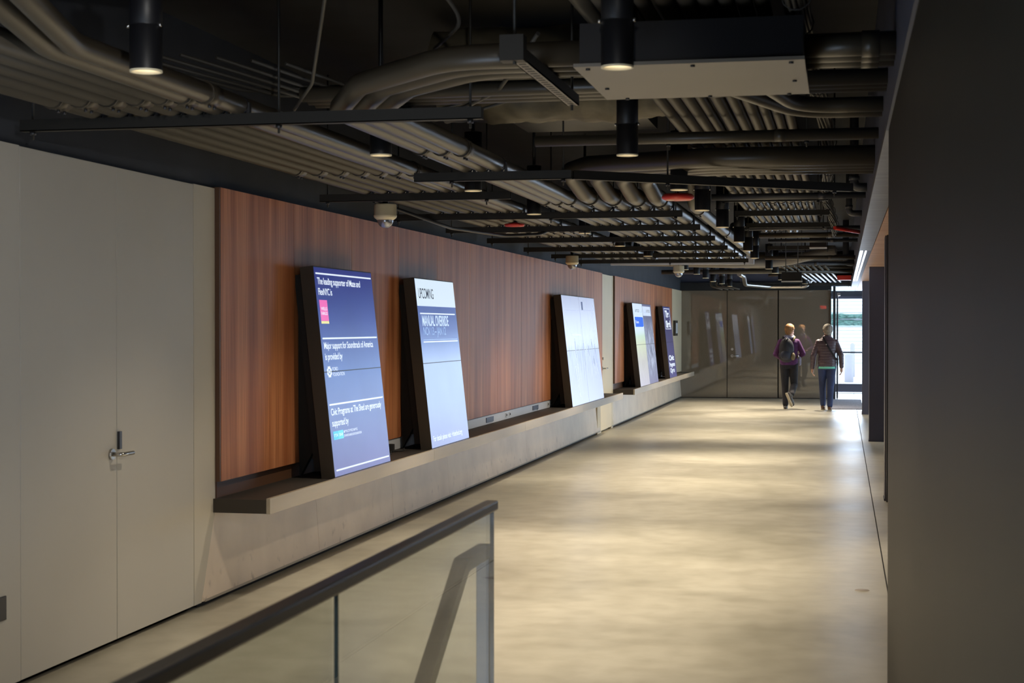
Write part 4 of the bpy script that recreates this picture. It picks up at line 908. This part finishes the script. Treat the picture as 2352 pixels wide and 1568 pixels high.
def shoe(b, ankle, toe_dir, lift=0.0, L=.26):
    a = Vector(ankle); d = Vector(toe_dir).normalized(); side = d.cross(Vector((0, 0, 1)));
    if side.length < .1: side = Vector((1, 0, 0))
    side.normalize(); up = side.cross(d).normalized()
    heel = a - d * .05 - up * .055; toe = a + d * (L - .075) - up * .065
    limb(b, [heel, heel.lerp(toe, .5), toe], [.036, .042, .032], 5)
    limb(b, [a, a.lerp(heel.lerp(toe, .3), .7)], [.042, .045], 3)
    for q in (.62, .8): ell(b, heel.lerp(toe, q), .044, .05, .032)
    return heel, toe, up
SKIN = mat('skin', (0.52, 0.30, 0.21), 0.5, var=.06)
def head_mesh(b, c, face):
    """head, neck, ears, nose, lips, eye sockets; face is the looking direction"""
    f = Vector(face).normalized(); s = f.cross(Vector((0, 0, 1))).normalized(); c = Vector(c)
    R_ = Matrix((s, f, Vector((0, 0, 1)))).transposed()
    ell(b, c + Vector((0, 0, .02)) - f * .01, .076, .092, .095, 20, 14, R_)
    ell(b, c + f * .022 - Vector((0, 0, .045)), .058, .065, .070, 18, 12, R_)
    limb(b, [c + f * .082 + Vector((0, 0, .018)), c + f * .098 - Vector((0, 0, .018))], [.008, .013], 3)
    ell(b, c + f * .078 - Vector((0, 0, .052)), .024, .014, .010, 10, 8, R_)
    ell(b, c + f * .070 - Vector((0, 0, .092)), .026, .02, .018, 10, 8, R_)
    for q in (-1, 1):
        ell(b, c + s * q * .077 - Vector((0, 0, .005)) - f * .005, .010, .020, .032, 10, 8, R_)
        ell(b, c + s * q * .028 + f * .074 + Vector((0, 0, .028)), .022, .010, .008, 10, 8, R_)
def eyes(c, face, parent):
    f = Vector(face).normalized(); s = f.cross(Vector((0, 0, 1))).normalized(); b = MB()
    for q in (-1, 1): ell(b, Vector(c) + s * q * .028 + f * .078 + Vector((0, 0, .008)), .011, .011, .008, 12, 8)
    b.build('eyes', mat('eye', (.05, .03, .02), .2), parent)
def hair_shell(c, face, m, parent, long=.0, name='hair'):
    f = Vector(face).normalized(); b = MB(); c = Vector(c)
    ell(b, c + Vector((0, 0, .038)) - f * .022, .088, .100, .096, 20, 14, Matrix((f.cross(Vector((0, 0, 1))), f, Vector((0, 0, 1)))).transposed())
    ell(b, c - f * .045 - Vector((0, 0, .02 + long)), .075, .062, .08, 16, 10)
    random.seed(11)
    for k in range(70):
        a = random.uniform(-2.6, 2.6) ; el = random.uniform(-.3, 1.45)
        d = (-f) * math.cos(a) * math.cos(el) + f.cross(Vector((0, 0, 1))) * math.sin(a) * math.cos(el) + Vector((0, 0, 1)) * math.sin(el)
        p = c + Vector((0, 0, .035)) - f * .015 + d * .088; limb(b, [p, p + d * .006 + Vector((0, 0, -.03 if el < 1 else .0)) - f * .006], [.013, .006], 2)
    return remesh(b, name, m, parent, .007, 2)

# --- left walker: violet top, black rucksack, black trousers, right foot kicked back
px, py = -1.02, 31.0
A = thing('person', (px, py, 0), 'person in violet top and black trousers with rucksack, left of the two walkers', 'person', None)
hc = (px + .02, py + .03, 1.535); hf = (.55, .83, 0)
hipL, kneeL, ankL = (px - .085, py, .86), (px - .075, py + .04, .47), (px - .065, py + .02, .085)
hipR, kneeR, ankR = (px + .085, py - .01, .86), (px + .10, py + .04, .47), (px + .06, py - .32, .30)
shL, elL, wrL = (px - .158, py, 1.315), (px - .255, py + .02, 1.07), (px - .15, py + .20, .98)
shR, elR, wrR = (px + .158, py, 1.315), (px + .27, py + .0, 1.08), (px + .16, py + .20, 1.0)
b = MB(); head_mesh(b, hc, hf)
limb(b, [(px, py - .005, 1.33), (px + .01, py + .01, 1.47)], [.062, .055], 4)
torso(b, px, py, [(.82, .15, .10, 0, 0), (.92, .155, .11, 0, 0), (1.05, .13, .095, 0, 0), (1.2, .15, .10, 0, 0), (1.32, .17, .09, 0, 0), (1.38, .09, .07, 0, 0)])
for h, k, a in ((hipL, kneeL, ankL), (hipR, kneeR, ankR)): limb(b, [h, k, a], [.078, .052, .036], 6)
for s_, e_, w_ in ((shL, elL, wrL), (shR, elR, wrR)): limb(b, [s_, e_, w_], [.045, .036, .024], 6)
for w_, sd in ((wrL, -1), (wrR, 1)):
    w_ = Vector(w_); ell(b, w_ + Vector((-sd * .03, .04, 0)), .04, .035, .018)
    for q in range(4): p0 = w_ + Vector((-sd * .05, .05 - .017 * q, .008)); limb(b, [p0, p0 + Vector((-sd * .035, .004, .0)), p0 + Vector((-sd * .055, .002, -.02)), p0 + Vector((-sd * .045, 0, -.035))], [.009, .0085, .008, .007], 3)
    limb(b, [w_ + Vector((-sd * .02, .05, .01)), w_ + Vector((-sd * .05, .075, .015)), w_ + Vector((-sd * .075, .078, .012))], [.011, .010, .008], 3)
remesh(b, 'body', SKIN, A, .008, 3); eyes(hc, hf, A)
violet = mat('violet_knit', (0.06, 0.012, 0.075), .85, var=.25, scale=(20, 20, 20), bump=.3)
b = MB(); torso(b, px, py, [(.86, .165, .125, 0, 0), (.93, .175, .13, 0, 0), (1.05, .165, .12, 0, 0), (1.2, .175, .12, 0, 0), (1.30, .185, .11, 0, 0), (1.345, .165, .095, 0, 0), (1.385, .11, .08, 0, 0), (1.41, .07, .07, 0, 0)])
for s_, e_, w_ in ((shL, elL, wrL), (shR, elR, wrR)): limb(b, [s_, e_, Vector(e_).lerp(Vector(w_), .85)], [.056, .054, .043], 6)
remesh(b, 'sweater', violet, A, .009, 4)
scarf = mat('grey_scarf', (.26, .25, .33), .9, var=.2, scale=(30, 30, 30))
b = MB(); b.tube([(px + .005 + .082 * math.cos(a * PI / 12), py + .0 + .078 * math.sin(a * PI / 12), 1.405 + .012 * math.sin(a * PI / 6)) for a in range(24)], .030, 10, closed=True); b.build('scarf', scarf, A)
trs = mat('black_trousers', (0.008, 0.0075, 0.011), .9, var=.2, scale=(8, 8, 8), bump=.3)
b = MB(); torso(b, px, py, [(.80, .158, .115, 0, 0), (.88, .165, .12, 0, 0), (.95, .155, .115, 0, 0), (.99, .14, .10, 0, 0)])
for h, k, a in ((hipL, kneeL, ankL), (hipR, kneeR, ankR)): limb(b, [h, k, Vector(k).lerp(Vector(a), .97)], [.094, .069, .056], 6)
remesh(b, 'trousers', trs, A, .009, 4)
shoe_m = mat('dark_shoe', (.05, .045, .04), .6); sole_m = mat('pale_sole', (.42, .37, .27), .7)
b = MB(); h_, t_, u_ = shoe(b, ankL, (0, 1, 0)); remesh(b, 'shoe', shoe_m, A, .007, 3)
b = MB(); b.box((px - .105, py - .05, 0), (px - .022, py + .215, .018)); b.build('sole', sole_m, A, bevel=.006)
b = MB(); dR = Vector((0.38, .30, -.87)); h_, t_, u_ = shoe(b, ankR, dR); remesh(b, 'shoe', shoe_m, A, .007, 3)
b = MB(); dd = (t_ - h_).normalized(); sd = dd.cross(u_).normalized(); LL = (t_ - h_).length + .07
outl = [(.0, .022), (.06, .034), (.25, .036), (.45, .031), (.68, .043), (.85, .041), (.96, .026), (1.0, .0)]
outl = outl + [(q, -w_) for q, w_ in reversed(outl[:-1])]
b.prism([h_ - dd * .035 - u_ * .046 + dd * LL * q + sd * w_ for q, w_ in outl], u_ * .016); b.build('sole', sole_m, A)
hairm = mat('golden_brown_hair', (.26, .13, .045), .7, var=.35, scale=(40, 40, 12), bump=.5)
hair_shell(hc, hf, hairm, A)
bp = mat('black_rucksack_cloth', (.010, .010, .016), .7, var=.3, scale=(12, 12, 12), bump=.4); bpg = mat('rucksack_olive_pocket', (.13, .10, .05), .8)
b = MB(); ell(b, (px - .04, py - .20, 1.17), .145, .10, .22, 20, 14); ell(b, (px - .04, py - .19, 1.05), .15, .10, .14, 20, 12); rk = remesh(b, 'rucksack', bp, A, .01, 3)
b = MB(); ell(b, (px - .05, py - .262, 1.06), .105, .05, .105); b.build('rucksack_pocket', mat('blue_black_cloth', (.012, .015, .032), .6), rk)
b = MB(); ell(b, (px + .085, py - .24, 1.03), .045, .05, .075); b.build('side_pouch', bpg, rk)
b = MB(); b.tube(fillet([(px - .07, py - .22, 1.37), (px - .04, py - .27, 1.41), (px - .0, py - .22, 1.37)], .02), .010, 8); b.build('carry_loop', scarf, rk)
for s_ in (-1, 1):
    b = MB(); b.tube(fillet([(px + s_ * .09, py - .14, 1.33), (px + s_ * .115, py - .02, 1.415), (px + s_ * .12, py + .11, 1.30), (px + s_ * .15, py + .10, 1.12), (px + s_ * .17, py - .08, 1.0)], .05), .016, 8); b.build('shoulder_strap', bpg if s_ > 0 else bp, A)
b = MB(); limb(b, [(px + .19, py + .06, 1.0), (px + .20, py + .06, .88)], [.045, .035], 4); b.build('held_bag', scarf, A)

# --- right walker: brown quilted jacket, jeans, cross strap
px, py = -.29, 30.75
B = thing('person', (px, py, 0), 'grey haired person in brown quilted jacket and jeans, right of the two walkers', 'person', None)
hc = (px + .01, py + .03, 1.53); hf = (-.25, .97, 0)
hipL, kneeL, ankL = (px - .085, py, .84), (px - .085, py + .10, .47), (px - .075, py + .16, .10)
hipR, kneeR, ankR = (px + .085, py, .84), (px + .07, py + .02, .46), (px + .055, py - .06, .085)
shL, elL, wrL = (px - .162, py, 1.31), (px - .255, py - .03, 1.05), (px - .275, py + .03, .81)
shR, elR, wrR = (px + .162, py, 1.31), (px + .265, py - .05, 1.06), (px + .275, py - .02, .83)
b = MB(); head_mesh(b, hc, hf); limb(b, [(px, py, 1.33), (px + .005, py + .01, 1.47)], [.06, .053], 4)
torso(b, px, py, [(.80, .15, .10, 0, 0), (.9, .155, .11, 0, 0), (1.05, .135, .1, 0, 0), (1.2, .15, .1, 0, 0), (1.32, .17, .09, 0, 0), (1.38, .09, .07, 0, 0)])
for h, k, a in ((hipL, kneeL, ankL), (hipR, kneeR, ankR)): limb(b, [h, k, a], [.078, .052, .036], 6)
for s_, e_, w_, sd in ((shL, elL, wrL, -1), (shR, elR, wrR, 1)): limb(b, [s_, e_, w_], [.045, .036, .024], 6); hand(b, w_, sd)
remesh(b, 'body', SKIN, B, .008, 3); eyes(hc, hf, B)
jm, tt, bb = nt('brown_quilted_nylon'); bb.inputs['Base Color'].default_value = (.085, .055, .065, 1); bb.inputs['Roughness'].default_value = .42
tc = N(tt, 'ShaderNodeTexCoord'); sx = N(tt, 'ShaderNodeSeparateXYZ'); tt.links.new(tc.outputs['Object'], sx.inputs[0])
mu = N(tt, 'ShaderNodeMath', operation='MULTIPLY'); mu.inputs[1].default_value = PI / .052; tt.links.new(sx.outputs[2], mu.inputs[0]); si = N(tt, 'ShaderNodeMath', operation='SINE'); tt.links.new(mu.outputs[0], si.inputs[0]); ab = N(tt, 'ShaderNodeMath', operation='ABSOLUTE'); tt.links.new(si.outputs[0], ab.inputs[0])
pw = N(tt, 'ShaderNodeMath', operation='POWER'); pw.inputs[1].default_value = .5; tt.links.new(ab.outputs[0], pw.inputs[0]); bu = N(tt, 'ShaderNodeBump'); bu.inputs['Strength'].default_value = .55; bu.inputs['Distance'].default_value = .008; tt.links.new(pw.outputs[0], bu.inputs['Height']); tt.links.new(bu.outputs[0], bb.inputs['Normal'])
b = MB(); torso(b, px, py, [(.835, .170, .125, 0, 0), (.93, .175, .13, 0, 0), (1.05, .165, .12, 0, 0), (1.2, .18, .12, 0, 0), (1.30, .19, .11, 0, 0), (1.345, .168, .095, 0, 0), (1.385, .11, .08, 0, 0), (1.44, .068, .068, 0, .005)])
for s_, e_, w_ in ((shL, elL, wrL), (shR, elR, wrR)): limb(b, [s_, e_, Vector(e_).lerp(Vector(w_), .95)], [.056, .054, .043], 6)
remesh(b, 'quilted_jacket', jm, B, .009, 3)
b = MB(); torso(b, px, py, [(.80, .168, .122, 0, 0), (.85, .17, .124, 0, 0)]); b.build('shirt_hem', mat('mint_cotton', (.18, .62, .48), .8), B)
jn = mat('blue_denim', (.022, .036, .10), .8, var=.3, scale=(9, 9, 5), bump=.5)
b = MB(); torso(b, px, py, [(.78, .155, .115, 0, 0), (.86, .16, .118, 0, 0), (.93, .15, .11, 0, 0)])
for h, k, a in ((hipL, kneeL, ankL), (hipR, kneeR, ankR)): limb(b, [h, k, Vector(k).lerp(Vector(a), .97)], [.094, .067, .054], 6)
remesh(b, 'jeans', jn, B, .009, 4)
brs = mat('brown_leather', (.12, .06, .03), .5)
for a_ in (ankL, ankR):
    b = MB(); shoe(b, a_, (0, 1, -.06 if a_ is ankL else 0)); remesh(b, 'shoe', brs, B, .007, 3)
b = MB(); b.box((ankR[0] - .04, ankR[1] - .085, 0), (ankR[0] + .04, ankR[1] + .20, .018)); b.build('sole', sole_m, B, bevel=.006)
b = MB(); b.box((ankL[0] - .04, ankL[1] - .07, .0), (ankL[0] + .04, ankL[1] + .20, .026)); b.build('sole', sole_m, B, bevel=.006)
hair_shell(hc, hf, mat('grey_hair', (.22, .19, .15), .7, var=.4, scale=(40, 40, 12), bump=.5), B)
b = MB(); pts = [(px - .075, py - .065, 1.41), (px - .01, py - .125, 1.28), (px + .07, py - .135, 1.14), (px + .15, py - .12, 1.02), (px + .195, py - .05, .96)]
for i in range(len(pts) - 1): 
    a_, c_ = Vector(pts[i]), Vector(pts[i + 1]); d_ = (c_ - a_); s_ = d_.cross(Vector((0, 1, 0))).normalized() * .016; b.obox(a_ - s_ + Vector((0, -.004, 0)), d_, s_ * 2, (0, .008, 0))
b.build('shoulder_strap', bp, B)
b = MB(); b.box((px + .175, py - .06, .86), (px + .215, py + .12, 1.0)); b.build('shoulder_bag', bp, B, bevel=.01)
b = MB(); b.box((px - .022, py - .14, 1.255), (px - .002, py - .13, 1.275)); b.build('strap_buckle', M['steel'], B)
